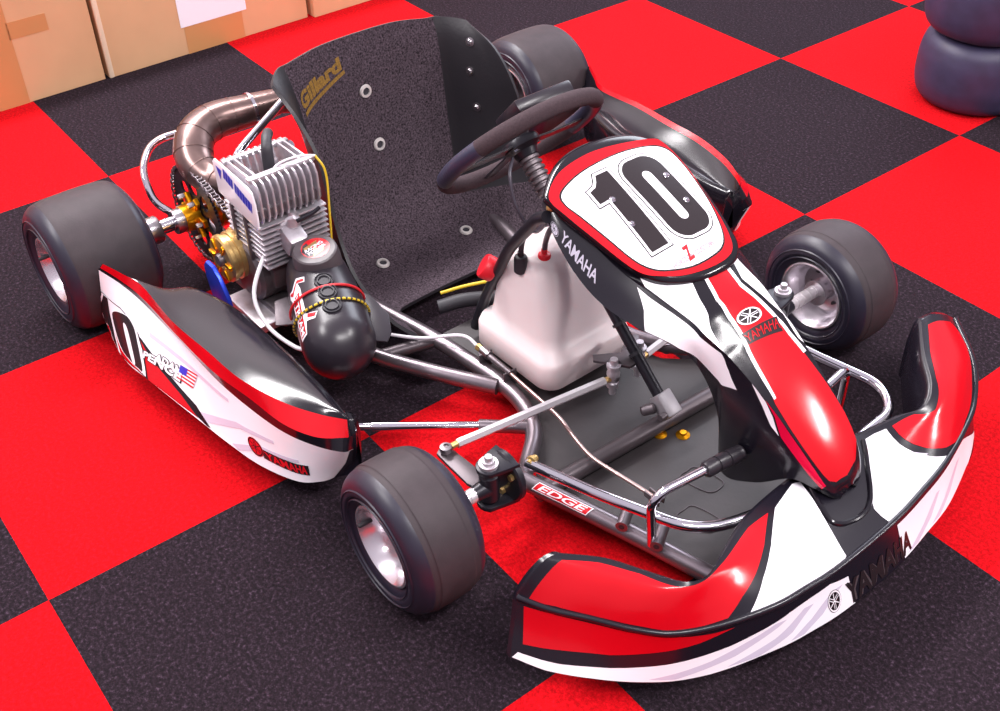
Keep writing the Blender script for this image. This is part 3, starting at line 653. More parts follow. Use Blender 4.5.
lettering(mb, 'YAMAHA', c4, st.at(.0016), 'gloss_red', .0)
fork_logo(mb, D['nt_logo'][0], .029, .165, lambda o: st.at(.0011 + o), 'print_black', 'gloss_white')
q = D['nl_txt']; lettering(mb, 'YAMAHA', [q[3], q[2], q[1], q[0]], sl.at(.0008), 'print_silver', .02)
fork_logo(mb, D['nl_logo'][0], .016, .16, lambda o: sl.at(.0006 + o), 'print_silver', 'print_black')
nose = mb.build('nose_panel', kart, 60)

mb = MB(); PLs = np.array(smooth([(x, y, 0) for x, y in PLATE], 5, True)); cen = np.array([PC[0], PC[1], 0])
PN = np.array([.379, 0, .925])
def dome(x, y): return .007 * max(0, 1 - ((x - PC[0]) / .142) ** 2 - ((y - PC[1]) / .132) ** 2)
def platept(x, y, off=0.): return np.array([x, y, plate_z(x)]) + PN * (dome(x, y) + off)
rings = []
for r in (.02, .3, .55, .75, .88, .96, 1.):
    rings.append([platept(*(cen + (p - cen) * r)[:2], -(.004 if r == 1. else .001 if r > .95 else 0)) for p in PLs])
rings.append([platept(*(cen + (p - cen) * 1.015)[:2], -.008) for p in PLs])
rings.append([platept(*(cen + (p - cen) * 1.005)[:2], -.016) for p in PLs])
rings.append([platept(*(cen + (p - cen) * .96)[:2], -.018) for p in PLs])
mb.grid(rings, 'gloss_black', cv=True)
cl = lambda k: [(p[0], p[1]) for p in smooth([(x, y, 0) for x, y in D[k]], 4, True)]
pf = lambda off: (lambda x, y: platept(x, y, off))
redl, whl = cl('pl_red'), cl('pl_white')
shr = lambda l, k: [(PC[0] + (x - PC[0]) * k, PC[1] + (y - PC[1]) * k) for x, y in l]
mb.poly([redl], pf(.0008), 'gloss_red', 24, 24)
mb.poly([shr(whl, 1.025)], pf(.0011), 'print_black', 24, 24); mb.poly([whl], pf(.0014), 'gloss_white', 24, 24)
def grow(l, d):
    L_ = np.array(l); n_ = len(L_); out = []
    area_ = sum(L_[i][0] * L_[(i + 1) % n_][1] - L_[(i + 1) % n_][0] * L_[i][1] for i in range(n_)); s_ = 1 if area_ > 0 else -1
    for i in range(n_):
        a, b_, c_ = L_[i - 1], L_[i], L_[(i + 1) % n_]
        n1_ = np.array([(b_ - a)[1], -(b_ - a)[0]]); n1_ /= np.linalg.norm(n1_) + 1e-12
        n2_ = np.array([(c_ - b_)[1], -(c_ - b_)[0]]); n2_ /= np.linalg.norm(n2_) + 1e-12
        k = n1_ + n2_; k /= max(.5, np.dot(k, k) / 2 + 1e-9); out.append(tuple(b_ + s_ * d * k))
    return out
one = D['pl_1']
def rrect(x0, x1, y0, y1, r, n=8):
    o_ = []
    for cx, cy_, a0 in ((x1 - r, y1 - r, 0), (x0 + r, y1 - r, PI / 2), (x0 + r, y0 + r, PI), (x1 - r, y0 + r, 3 * PI / 2)):
        o_ += [(cx + r * math.cos(a0 + PI / 2 * k / n), cy_ + r * math.sin(a0 + PI / 2 * k / n)) for k in range(n + 1)]
    return o_
zo = rrect(.897, 1.054, .028, .110, .029); zi = rrect(.925, 1.026, .0585, .0775, .0093)
for l in (one, zo):
    mb.poly([grow(l, .0066)], pf(.0017), 'print_black', 20, 20); mb.poly([grow(l, .0046)], pf(.0020), 'gloss_white', 20, 20)
mb.poly([one], pf(.0023), 'print_black', 20, 20); mb.poly([zo, zi], pf(.0023), 'print_black', 20, 20)
lettering(mb, 'HORIZON CUSTOM', [(1.088, -.018), (1.082, .078), (1.073, .076), (1.079, -.018)], pf(.0017), 'print_rose', .05)
lettering(mb, 'Z', [(1.088, .014), (1.086, .032), (1.062, .032), (1.064, .014)], pf(.0020), 'print_red', .04, .2)
plate = mb.build('number_plate', nose, 50, label='domed white plate with a black 10 inside a red ring')
for x, y in D['pl_bolts']:
    t = MB(); t.lathe([(.0004, .006), (.003, .006), (.004, .0045), (.0055, .0035), (.0055, .002)], platept(x, y), PN, 'chrome', 14); t.build('plate_bolt', nose)
t = MB(); t.lathe([(.0004, .006), (.005, .005), (.0075, .002), (.0075, 0), (.004, 0), (.004, -.03)], NL.ev(.030, .50), (-.15, -1, .25), 'brass', 18); t.build('panel_screw', nose)

# front bumper -----------------------------------------------------
SK, TP, IN = bumper_surfaces(); mb = MB()
mb.grid(SK.grid(110, 9), 'body_black'); mb.grid(TP.grid(110, 15), 'body_black'); mb.grid(IN.grid(110, 13), 'body_black')
for i in (0, 1):                                            # rounded ends
    a = [S.grid(110, 11)[-i] for S in (SK, TP, IN)]
    loop = list(a[0][::-1]) + list(a[1][1:]) + list(a[2][1:])
    loop = np.array(loop); d = np.array([-1, -.25, 0]) if i == 0 else np.array([-1, .25, 0]); c_ = loop.mean(0)
    mb.grid([loop, c_ + (loop - c_) * .97 + d * .008, c_ + (loop - c_) * .75 + d * .014, c_ + (loop - c_) * .02 + d * .016], 'body_black')
R = TP.grid(110, 3)[:, 0]
mb.tube(R, .0052, 'body_black', 10)
tp_, sk_ = Skin(TP, (1.5, 0, 2)), Skin(SK, (3, 0, 0))
for k in ('bt_red_r', 'bt_red_l'): mb.poly([D[k]], tp_.at(o1), 'gloss_red', 40, 16)
for k in ('bt_wht_r', 'bt_wht_l'): mb.poly([D[k]], tp_.at(o1), 'gloss_white', 30, 16)
for k, m_ in (('sk_red', 'gloss_red'), ('sk_wht', 'gloss_white'), ('sk_wht2', 'gloss_white')): mb.poly([D[k]], sk_.at(o1), m_, 60, 8)
for u0, u1, w in ((.22, .40, .02), (.33, .46, .02), (.42, .52, .015), (.62, .70, .012), (.68, .77, .012)):   # pale swirls on the skirt
    mb.poly([[(u0, .93), (u0 + (u1 - u0) * .5, .72), (u1, .40), (u1 + w, .42), (u0 + (u1 - u0) * .5 + w * 1.6, .76), (u0 + w * 2, .95)]], sk_.at(.0009), 'print_grey', 20, 6)
for l in ([(.405, .33), (.425, .42), (.452, .62), (.47, .80), (.48, .80), (.462, .60), (.437, .40), (.42, .33)], [(.44, .30), (.46, .40), (.482, .6), (.492, .75), (.499, .73), (.492, .58), (.473, .38), (.455, .30)],
          [(.70, .30), (.672, .45), (.655, .65), (.64, .82), (.648, .82), (.665, .66), (.684, .46), (.712, .30)], [(.68, .22), (.65, .40), (.632, .62), (.618, .80), (.625, .80), (.642, .62), (.662, .41), (.692, .22)]):
    mb.poly([l], tp_.at(.0009), 'print_grey', 10, 10)
q = D['sk_txt']; lettering(mb, 'YAMAHA', [(.5385, .98), (.628, .90), (.626, .45), (.5375, .46)], sk_.at(.0012), 'print_black', .03)
lettering(mb, 'YAMAHA', [(.5395, .95), (.628, .87), (.626, .48), (.5385, .49)], sk_.at(.0009), 'cast_dark', .05)
fork_logo(mb, (.5185, .64), .0115, .25, lambda o: sk_.at(.0012 + o), 'print_black', 'gloss_white')
# recess for the nose tip
mb.build('front_bumper', kart, 60)
t = MB(); t.tube([tp_.at(.001)(p[0], p[1]) for p in smooth([(u, v, 0) for u, v in D['saddle']], 6)], .0042, 'gloss_black', 10); t.build('bumper_bead', kart)

# chrome hoop over the bumper --------------------------------------
tube('bumper_hoop', [(1.030, -.268, .128), (1.161, -.227, .13), (1.315, -.166, .13), (1.352, -.06, .13), (1.340, .290, .13), (1.285, .334, .13), (1.158, .312, .13), (1.045, .300, .13)], .0095, 'chrome', [.03, .08, .08, .05, .05, .03])
for s, y in ((-1, -.262), (1, .296)):
    t = MB(); t.lathe([(.0005, -.012), (.006, -.012), (.0065, -.008), (.0065, -.003), (.010, -.003), (.010, .003), (.006, .005), (.006, .010), (.0005, .010)], (1.035, y, .132), (.3, s, .1), 'brass', 16); t.build('hoop_bolt', kart)

# side pods --------------------------------------------------------
def pod(name, mirror):
    PO, PB, PR, PT = pod_surfaces(); mb = MB(); f = (lambda p: (.105 + (p[0] - .13) * .93, .10 - p[1], p[2])) if mirror else (lambda p: tuple(p))
    mb.grid(PO.grid(70, 11), 'gloss_white'); mb.grid(PB.grid(70, 4), 'gloss_black'); mb.grid(PR.grid(70, 6), lambda i, j: 'gloss_red' if i < (63 if mirror else 65) else 'gloss_black')
    P = np.array(POD); IT = P[:, 4]; KP = P[:, 3]
    h = (IT - KP) * [1, 1, 0]; mid1 = lerp(KP, IT, .3) + [0, 0, .006]; mid2 = lerp(KP, IT, .65) + [0, 0, .006]
    for i in range(3): mid1[i] = lerp(KP[i], IT[i], .3) + [0, 0, .002 * i]; mid2[i] = lerp(KP[i], IT[i], .65) + [0, 0, .002 * i]
    mid1[0] = lerp(KP[0], IT[0], .3); mid2[0] = lerp(KP[0], IT[0], .65); mid1[-1] = lerp(KP[-1], IT[-1], .3); mid2[-1] = lerp(KP[-1], IT[-1], .65)
    if mirror:
        KP = KP + [0, 0, .006]; IT = IT + [0, .012, -.014]; mid1 = lerp(KP, IT, .22) + [0, 0, -.012]; mid2 = lerp(KP, IT, .62) + [0, 0, -.020]
    inw = np.array([0, 1., 0]); w1 = IT + inw * .012 + [0, 0, -.012]; w2 = IT + inw * .016 + [0, 0, -.05]; w3 = IT + inw * .010; w3[:, 2] = .07
    w1[0], w2[0], w3[0] = IT[0] + [0.005, .01, -.015], IT[0] + [.01, .012, -.05], IT[0] + [.02, .005, -.10]
    S2 = Surf(np.stack([KP, mid1, mid2, IT, w1, w2, w3], 1))
    mb.grid(S2.grid(70, 26), (lambda i, j: 'gloss_red' if j < 2 and i < 62 else 'gloss_black') if mirror else 'gloss_black')
    for i in (0, -1):
        a = np.concatenate([P[i, :4], S2.P[i][1:]]); c_ = a.mean(0); d = np.array([-.006, 0, 0]) if i == 0 else np.array([.005, .004, 0])
        mb.grid([a, c_ + (a - c_) * .95 + d, c_ + (a - c_) * .6 + d * 1.3, c_ + (a - c_) * .02 + d * 1.4], 'gloss_black')
    under = np.stack([P[:, 0], P[:, 0] + [0, .012, -.004], lerp(P[:, 0], w3, .5) * [1, 1, 0] + [0, 0, .055], w3], 1)
    mb.grid(Surf(under).grid(70, 8), 'body_black')
    s = Skin(PO, (.5, -3, .3))
    mb.poly([D['po_red']], s.at(o1), 'gloss_red', 30, 8); mb.poly([D['po_line']], s.at(o2), 'gloss_black', 30, 8)
    mb.poly([[(.88, 0), (1, 0), (1, 1), (.955, 1), (.945, .4)]], s.at(.0005), 'gloss_black', 8, 8)
    for q in ([(.36, .05), (.5, .45), (.62, .60), (.62, .66), (.49, .52), (.34, .12)], [(.47, .02), (.58, .32), (.70, .44), (.70, .50), (.57, .39), (.45, .06)], [(.24, .62), (.34, .70), (.48, .78), (.48, .84), (.33, .76), (.24, .68)]):
        mb.poly([q], s.at(.0008), 'print_grey', 16, 6)
    if not mirror:
        g = lambda k, n=4: [(p[0], p[1]) for p in smooth([(x, y, 0) for x, y in D[k]], n, True)]
        mb.poly([D['po_10pan']], s.at(.0012), 'print_black', 16, 10); mb.poly([[(.1105 + (x - .1105) * .95, .42 + (y - .42) * .95) for x, y in D['po_10pan']]], s.at(.0015), 'gloss_white', 16, 10)
        mb.poly([[(.028, .03), (.205, .03), (.2, .36), (.02, .28)]], s.at(.0017), 'gloss_red', 12, 6)
        mb.poly([grow(g('po_0o'), .010), ], s.at(.0019), 'gloss_white', 12, 8); mb.poly([grow(D['po_1'], .009)], s.at(.0019), 'gloss_white', 12, 8)
        mb.poly([g('po_0o'), g('po_0i')], s.at(.0022), 'print_black', 12, 8); mb.poly([D['po_1']], s.at(.0022), 'print_black', 12, 8)
        for k, w in (('po_adam', 'ADAM'), ('po_pence', 'PENCE')):
            q = D[k]; q = [q[3], q[2], q[1], q[0]]
            lettering(mb, w, q, s.at(.0014), 'print_black', .11, 0., 20, 4, .04); lettering(mb, w, q, s.at(.0019), 'gloss_white', .04)
        q = [np.array(p) for p in D['po_flag']]; bl = lambda x, y: tuple((q[3] * (1 - x) + q[2] * x) * (1 - y) + (q[0] * (1 - x) + q[1] * x) * y)
        R4 = lambda x0, y0, x1, y1: [bl(x0, y0), bl(x1, y0), bl(x1, y1), bl(x0, y1)]
        mb.poly([R4(0, 0, 1, 1)], s.at(.0014), 'gloss_white', 6, 4)
        for k in range(0, 9, 2): mb.poly([R4(0, k / 9, 1, (k + 1) / 9)], s.at(.0017), 'print_red', 6, 2)
        mb.poly([R4(0, .45, .42, 1)], s.at(.0020), 'print_blue', 4, 4)
        q = D['po_yam']; q = [q[3], q[2], q[1], q[0]]
        mb.poly([[(q[0][0] - .01, q[0][1] - .02), (q[1][0] + .01, q[1][1] - .02), (q[2][0] + .008, q[2][1] + .02), (q[3][0] - .006, q[3][1] + .02)]], s.at(.0012), 'print_black', 8, 4)
        lettering(mb, 'YAMAHA', q, s.at(.0016), 'print_red', .03)
        fork_logo(mb, (D['po_ylogo'][0][0] - .005, D['po_ylogo'][0][1]), .026, .15, lambda o: s.at(.0012 + o), 'print_red', 'print_black')
    mb.v = [f(p) for p in mb.v]
    return mb.build(name, kart, 50)
pod('side_pod', False); pod('side_pod', True)

# seat -------------------------------------------------------------
ST = seat_surface(); G = ST.grid(56, 97); mb = MB()
mb.grid(G, lambda i, j: 'seat_carpet' if 27 < j < 69 or i > 30 else 'seat_shell')
# shell behind the carpet, rolled over at every edge
Nn = np.array([[ST.nrm(u, v) for v in np.linspace(0, 1, 97)] for u in np.linspace(0, 1, 56)])
if np.dot(Nn[10, 48], [1, 0, .2]) < 0: Nn = -Nn
Bk = G - Nn * .007
mb.grid(Bk, 'seat_shell')
for a, b_, nn_ in ((G[0], Bk[0], Nn[0]), (G[-1], Bk[-1], Nn[-1]), (G[:, 0], Bk[:, 0], Nn[:, 0]), (G[:, -1], Bk[:, -1], Nn[:, -1])): mb.grid([a, b_], 'seat_shell')
sk2 = Skin(ST, (3, 0, 1))
q = [np.array(p) for p in D['seat_logo']]
lettering(mb, 'Gillard', [lerp(q[0], q[3], .25), lerp(q[1], q[2], .25), q[2], q[3]], sk2.at(.001), 'gold_print', .05, .1, 24, 10)
mb.poly([[q[0], q[1], lerp(q[1], q[2], .17), lerp(q[0], q[3], .17)], ], sk2.at(.001), 'gold_print', 16, 8)
seat = mb.build('seat', kart, 50, label='carpeted black bucket seat with faded gold lettering')
for u, v in D['seat_wash']:
    t = MB(); t.lathe([(.0080, .002), (.0085, .006), (.013, .0055), (.0150, .002)], ST.ev(u, v), ST.nrm(u, v) * sk2.k, 'alu_bright', 22)
    t.lathe([(.0004, .003), (.0082, .003)], ST.ev(u, v), ST.nrm(u, v) * sk2.k, 'rubber', 16); t.build('seat_grommet', seat)
for u, v in D['seat_bolt']:
    t = MB(); t.lathe([(.0004, .006), (.004, .006), (.0065, .004), (.0065, .002), (.010, .0015), (.010, 0)], ST.ev(u, v), ST.nrm(u, v) * sk2.k, 'steel', 16); t.build('seat_bolt', seat)
for y in (-.245, .265):
    tube('seat_strut', [(.130, y * .60, .30), (.03, y, .19), (-.10, y, .08)], .009, 'chrome', .03)
# rear axle, sprocket, chain ---------------------------------------
ya = lambda prof, c, m_, n=28, s=-1: (lambda t: (t.lathe(prof, c, (0, s, 0), m_, n), t)[1])(MB())
t = MB(); t.tube([(0, -.56, .141), (0, .62, .141)], .016, 'chrome', 24); t.build('rear_axle', kart)
for s, y in ((-1, -.455), (1, .515)):
    t = ya([(.017, -.036), (.028, -.036), (.030, -.033), (.030, -.008), (.035, -.005), (.036, .000), (.036, .026), (.034, .029), (.034, .10), (.017, .10)], (0, y, .141), 'steel', 28, s); t.build('axle_hub', kart)
for y in (-.235, .06, .295):
    t = ya([(.017, -.018), (.036, -.018), (.040, -.012), (.040, .012), (.036, .018), (.017, .018)], (0, y, .141), 'cast_dark'); t.build('axle_bearing', kart)
t = ya([(.017, -.02), (.026, -.02), (.027, -.018), (.027, .018), (.026, .02), (.017, .02)], (0, -.365, .141), 'steel', 24); t.build('axle_collar', kart)
SYP = -.325; CX, CZ = .238, .174
sp = MB(); nt_ = 72; prof = []
for k in range(nt_ * 2):
    a = 2 * PI * k / (nt_ * 2); r = .108 if k % 2 else .1035
    prof.append((r * math.cos(a), r * math.sin(a)))
hole = [[( .062 * math.cos(2 * PI * h / 8) + .018 * math.cos(2 * PI * k / 14), .062 * math.sin(2 * PI * h / 8) + .018 * math.sin(2 * PI * k / 14)) for k in range(14)] for h in range(8)]
for yy in (SYP - .0025, SYP + .0025): sp.poly([prof] + hole, lambda x, y, yy=yy: (x, yy, .141 + y), 'cast_black', 1, 1)
for l in [prof] + hole: sp.grid([[(x, SYP - .0025, .141 + y) for x, y in l], [(x, SYP + .0025, .141 + y) for x, y in l]], 'cast_black', cv=True)
spk = sp.build('sprocket', kart)
ca = MB(); arm = []
for k in range(6):
    for d, r in ((-.30, .030), (-.16, .052), (.16, .052), (.30, .030)): a = 2 * PI * k / 6 + d; arm.append((r * math.cos(a), r * math.sin(a)))
ca.prism(arm, lambda x, y, c_: (x, SYP - .004 - c_, .141 + y), .012, 'gold', .003)
ca.lathe([(.017, 0), (.030, 0), (.031, .004), (.029, .032), (.017, .034)], (0, SYP - .008, .141), (0, -1, 0), 'gold', 24)
ca.build('sprocket_carrier', spk)
for k in range(6):
    a = 2 * PI * k / 6
    t = MB(); t.lathe([(.0004, .026), (.005, .026), (.006, .024), (.006, .012)], (.046 * math.cos(a), SYP - .004, .141 + .046 * math.sin(a)), (0, -1, 0), 'steel', 6); t.build('sprocket_bolt', spk)
# gold bearing carrier on the far side of the sprocket
t = ya([(.017, -.022), (.040, -.022), (.045, -.016), (.045, .016), (.040, .022), (.017, .022)], (.0, -.275, .141), 'gold', 28); t.build('bearing_cassette', kart)
ch = MB(); r1, r2 = .1085, .026; d = math.hypot(CX, CZ - .141); base = math.atan2(CZ - .141, CX); al = math.acos((r1 - r2) / d)
loop = []
for a in np.linspace(base + al, base + 2 * PI - al, 70): loop.append((r1 * math.cos(a), .141 + r1 * math.sin(a)))
b0 = np.array(loop[-1]); b1 = np.array([CX + r2 * math.cos(base - al), CZ + r2 * math.sin(base - al)])
loop += [tuple(b0 * (1 - q) + b1 * q) for q in np.linspace(0, 1, 26)[1:-1]]
for a in np.linspace(base - al, base + al, 12): loop.append((CX + r2 * math.cos(a), CZ + r2 * math.sin(a)))
e0, e1 = np.array(loop[-1]), np.array(loop[0]); loop += [tuple(e0 * (1 - q) + e1 * q) for q in np.linspace(0, 1, 26)[1:-1]]
loop = np.array(loop); seg = np.linalg.norm(np.diff(np.vstack([loop, loop[:1]]), axis=0), axis=1); cum = np.concatenate([[0], np.cumsum(seg)])
cl_ = np.vstack([loop, loop[:1]]); nl = 92
at = lambda s: np.array([np.interp(s % cum[-1], cum, cl_[:, k]) for k in (0, 1)])
for k in range(nl):
    s0 = cum[-1] * k / nl; a, b_ = at(s0), at(s0 + cum[-1] / nl); c_ = (a + b_) / 2; ang = math.atan2(b_[1] - a[1], b_[0] - a[0]); L_ = np.linalg.norm(b_ - a)
    wd = .0075 if k % 2 else .0055
    for s in (-1, 1):
        ch.box((c_[0], SYP + s * wd, c_[1]), (L_ * 1.25, .0018, .0078), 'frame_grey' if k % 2 else 'steel', Matrix.Rotation(-ang, 3, 'Y'), .0008, 1)
    ch.lathe([(.0004, -.005), (.003, -.005), (.003, .005), (.0004, .005)], (a[0], SYP, a[1]), (0, 1, 0), 'cast_dark', 8)
ch.build('drive_chain', kart)

# engine -----------------------------------------------------------
EY = -.285; X0, X1 = .222, .368; Y0, Y1 = -.362, -.212
cc = MB()
cc.lathe([(.0005, -.075), (.058, -.075), (.066, -.068), (.066, -.020), (.070, -.016), (.070, .016), (.066, .020), (.066, .062), (.058, .070), (.0005, .070)], (.270, EY, .150), (0, 1, 0), 'cast_dark', 40)
cc.box((.285, EY, .165), (.12, .105, .07), 'cast_dark', None, .008)
cc.box((.285, EY - .005, .082), (.21, .125, .024), 'cast_dark', None, .006)
eng = cc.build('engine_crankcase', kart)
cy = MB(); cy.box((.295, EY, .250), (.10, .105, .14), 'cast_dark', None, .01)
for k in range(9):
    zz = .196 + k * .0118; ins = .012 if k < 2 else .004
    cy.box(((X0 + X1) / 2, EY, zz), (X1 - X0 - ins, Y1 - Y0 - ins, .0042), 'cast_alu', None, .0018, 2)
for sx in (X0 + .035, X0 + .085):                           # dark ribs down the side
    cy.box((sx, Y0 + .006, .247), (.010, .010, .105), 'cast_dark', None, .002)
cyl = cy.build('engine_cylinder', eng)
hd = MB(); nf = 12; zb, zt = .303, .387
hd.box(((X0 + X1) / 2, EY, .316), (X1 - X0 - .012, Y1 - Y0 - .012, .022), 'cast_dark', None, .004)
for k in range(nf):
    y = Y0 + (Y1 - Y0) * k / (nf - 1); mid = 2 < k < 9
    pl2 = [(X0 + .004, zb), (X1 - .006, zb - .004), (X1 + .001, zb + .010), (X1 + .001, zt - .022), (X1 - .008, zt - .006), (X1 - .026, zt)]
    pl2 += ([(X1 - .040, zt - .003), (X1 - .048, zt - .038), (X0 + .046, zt - .040), (X0 + .034, zt - .004)] if mid else []) + [(X0 + .016, zt), (X0 + .002, zt - .010), (X0, zb + .012)]
    if 0 < k < nf - 1:
        hd.prism(pl2, lambda x, z_, c_, y=y: (x, y - .0021 + c_, z_), .0042, 'cast_alu', .0008)
hd.box((X1 - .028, EY, zt - .004), (.016, Y1 - Y0 - .008, .010), 'cast_alu', None, .003)
hd.box((X0 + .024, EY, zt - .006), (.012, Y1 - Y0 - .008, .010), 'cast_alu', None, .003)
hd.lathe([(.0004, .030), (.026, .030), (.030, .024), (.034, 0)], ((X0 + X1) / 2, EY, .315), (0, 0, 1), 'cast_dark', 28)
for x, y in ((.262, EY - .030), (.262, EY + .030), (.325, EY - .030), (.325, EY + .030)):
    hd.lathe([(.0004, .062), (.006, .062), (.0075, .058), (.0075, .045), (.012, .045), (.012, .020)], (x, y, .300), (0, 0, 1), 'cast_alu', 6)
hd.build('cylinder_head', eng)
sh = MB()
side = [(X0 - .002, zb + .008), (X1 - .002, zb - .010), (X1 + .003, zb + .006), (X1 + .002, zt - .036), (X1 - .004, zt - .016), (X1 - .016, zt - .010), (X0 + .004, zt - .002), (X0 - .004, zt - .010)]
sh.prism(side, lambda x, z_, c_: (x, Y0 + .003 - c_, z_), .004, 'gloss_white', .001)
sh.poly([[(X0 + .008, zt - .014), (X0 + .030, zt - .016), (X0 + .020, zt - .040)]], lambda x, z_: (x, Y0 - .0016, z_), 'print_blue', 1, 1)
qa, qb = (X0 + .034, zt - .030), (X1 - .012, zb + .022); hh = .022
for a, b_ in ((0, .07), (.085, .16), (.175, .26), (.275, .34), (.40, .47), (.485, .57), (.585, .66), (.675, .76), (.775, .84), (.855, .95), (.965, 1.)):
    P4 = [(qa[0] + (qb[0] - qa[0]) * u, qa[1] + (qb[1] - qa[1]) * u) for u in (a, b_)]
    sh.poly([[P4[0], P4[1], (P4[1][0] + .004, P4[1][1] + hh), (P4[0][0] + .004, P4[0][1] + hh)]], lambda x, z_: (x, Y0 - .0016, z_), 'print_blue', 1, 1)
sh.build('head_side_plate', eng, label='silver head plate with blue lettering')
pb = MB(); pc = np.array([(X0 + X1) / 2, EY, .345])
pb.lathe([(.0095, 0), (.0095, .012), (.008, .014), (.008, .02)], pc, (0, 0, 1), 'brass', 6)
pb.tube(smooth([pc + [0, 0, .016], pc + [0, 0, .045], pc + [-.004, .003, .062], pc + [-.022, .014, .070], pc + [-.045, .03, .066]], 6), [.0115] * 13 + [.0105] * 12, 'rubber', 14)
pb.build('spark_plug_boot', eng)
w = MB(); w.tube(smooth([(.325, EY - .03, .362), (.335, EY, .392), (.345, EY + .04, .398), (.352, Y1 - .004, .392)], 8), .0022, 'hose_white', 8); w.build('head_wire', eng, label='white head wire')
w = MB(); w.tube(smooth([(.352, Y1 - .004, .392), (.370, Y1 + .004, .36), (.384, Y1 - .006, .28), (.385, Y1 - .012, .19)], 8), .0022, 'wire_yellow', 8); w.build('head_wire', eng, label='yellow head wire')
cl2 = MB()
cl2.lathe([(.018, .048), (.022, .052), (.046, .052), (.050, .048), (.050, .040), (.047, .038), (.047, .030), (.050, .028), (.050, .014), (.054, .010), (.054, .004), (.02, .002)], (CX, SYP - .016, CZ), (0, -1, 0), 'brass', 44)
for k in range(6):
    a = 2 * PI * k / 6; cl2.box((CX + .034 * math.cos(a), SYP - .070, CZ + .034 * math.sin(a)), (.024, .006, .009), 'gold', Matrix.Rotation(-a, 3, 'Y'), .002)
cl2.lathe([(.0004, .060), (.012, .060), (.014, .056), (.014, .046), (.02, .046)], (CX, SYP - .016, CZ), (0, -1, 0), 'cast_dark', 24)
cl2.lathe([(.0004, .0), (.066, .0), (.068, .003), (.068, .008), (.0004, .010)], (CX, SYP - .002, CZ), (0, -1, 0), 'cast_black', 44)
cl2.build('clutch_drum', eng)
bl_ = MB()
bp_ = [(.212, .172), (.224, .186), (.250, .186), (.270, .170), (.296, .130), (.300, .094), (.290, .082), (.262, .084), (.226, .110), (.212, .146)]
bl_.prism(bp_, lambda x, z_, c_: (x + .016, -.418 - c_, z_ + (.0 if z_ > .12 else -.012)), .010, 'anodised_blue', .003)
bl_.build('clutch_guard', eng, label='blue anodised guard plate')
mt_ = MB(); mt_.box((.30, -.335, .072), (.14, .12, .018), 'cast_alu', None, .004); mt_.build('engine_mount', kart)
# carburettor ------------------------------------------------------
cb = MB()
cb.box((.374, -.298, .250), (.046, .042, .048), 'cast_alu', Matrix.Rotation(math.radians(25), 3, 'Y'), .008)
cb.lathe([(.010, 0), (.014, .004), (.014, .020), (.009, .024), (.009, .032), (.0004, .032)], (.368, -.291, .272), (-.1, .1, 1), 'cast_alu', 20)
cb.lathe([(.020, -.03), (.022, -.026), (.022, .01), (.026, .012), (.026, .02), (.020, .024)], (.388, -.290, .222), (.7, .1, -.4), 'cast_alu', 24, True)
cb.build('carburettor', eng)
lv = MB(); lv.tube([(.384, -.290, .292), (.398, -.262, .305), (.396, -.245, .310)], .004, 'cast_black', 10); lv.build('throttle_lever', eng)
tube('fuel_line', smooth([(.380, -.292, .300), (.362, -.305, .285), (.350, -.340, .240), (.372, -.396, .170), (.418, -.402, .120), (.500, -.392, .112), (.540, -.375, .120)], 8), .0042, 'hose_white', 0)

# airbox -----------------------------------------------------------
A, C_ = np.array([.408, -.278, .183]), np.array([.578, -.340, .145]); ax = (C_ - A) / np.linalg.norm(C_ - A); LN = np.linalg.norm(C_ - A)
prof = [(.0005, -.036), (.034, -.036), (.046, -.030), (.054, -.016), (.060, .01), (.066, .06), (.069, .11), (.069, LN)]
prof += [(.069 * math.cos(q), LN + .072 * math.sin(q)) for q in np.linspace(.12, PI / 2 - .01, 12)]
ab = MB(); ab.lathe(prof, A, ax, 'plastic_satin', 56)
upv = np.array([0, 0, 1.]) - ax * ax[2]; upv /= np.linalg.norm(upv); sdv = np.cross(ax, upv)       # sdv points to -y or +y
if sdv[1] > 0: sdv = -sdv
def abr(h): return np.interp(h, [p[1] for p in prof], [p[0] for p in prof])
def abp(h, a, off=0.): return A + ax * h + (upv * math.cos(a) + sdv * math.sin(a)) * (abr(h) + off)
abx = ab.build('airbox', kart, 60, label='black bottle shaped intake silencer')
CN = np.array([.10, -.14, .98]); CN /= np.linalg.norm(CN); CP = np.array([.436, -.288, .250])
t = MB(); t.lathe([(.047, -.045), (.046, -.020), (.044, -.004), (.042, .004), (.039, .0065), (.0005, .0065)], CP, CN, 'lid_grey', 40)
cu = np.cross(CN, [0, 0, 1.]); cu /= np.linalg.norm(cu); cv_ = np.cross(cu, CN) * -1
rd = np.array([0, 1., 0]) - CN * CN[1]; rd /= np.linalg.norm(rd); dn = np.cross(CN, rd)       # reads towards +y
cf = lambda off: (lambda x, y: CP + CN * (.0066 + off) + rd * x + dn * y)
circ = lambda r, cx=0, cy_=0, n=32: [(cx + r * math.cos(2 * PI * k / n), cy_ + r * math.sin(2 * PI * k / n)) for k in range(n)]
t.poly([circ(.0275, .002)], cf(.0004), 'print_red', 6, 6)
t.poly([[(-.022, -.012), (-.024, .006), (-.014, .020), (-.004, .022), (-.006, -.018)]], cf(.0007), 'plastic_satin', 3, 3)
sgn = 1 if dn[2] > 0 or dn[0] < 0 else -1
t.poly([[(-.016, .013 * sgn), (.016, .017 * sgn), (.000, -.006 * sgn), (.018, -.004 * sgn), (.010, -.015 * sgn), (-.012, -.017 * sgn), (.002, .007 * sgn), (-.018, .006 * sgn)]], cf(.0010), 'brass', 3, 3)
lettering(t, 'RACING', [(-.020, -.002 * sgn), (.022, .002 * sgn), (.020, .010 * sgn), (-.018, .007 * sgn)], cf(.0013), 'gloss_white', .03)
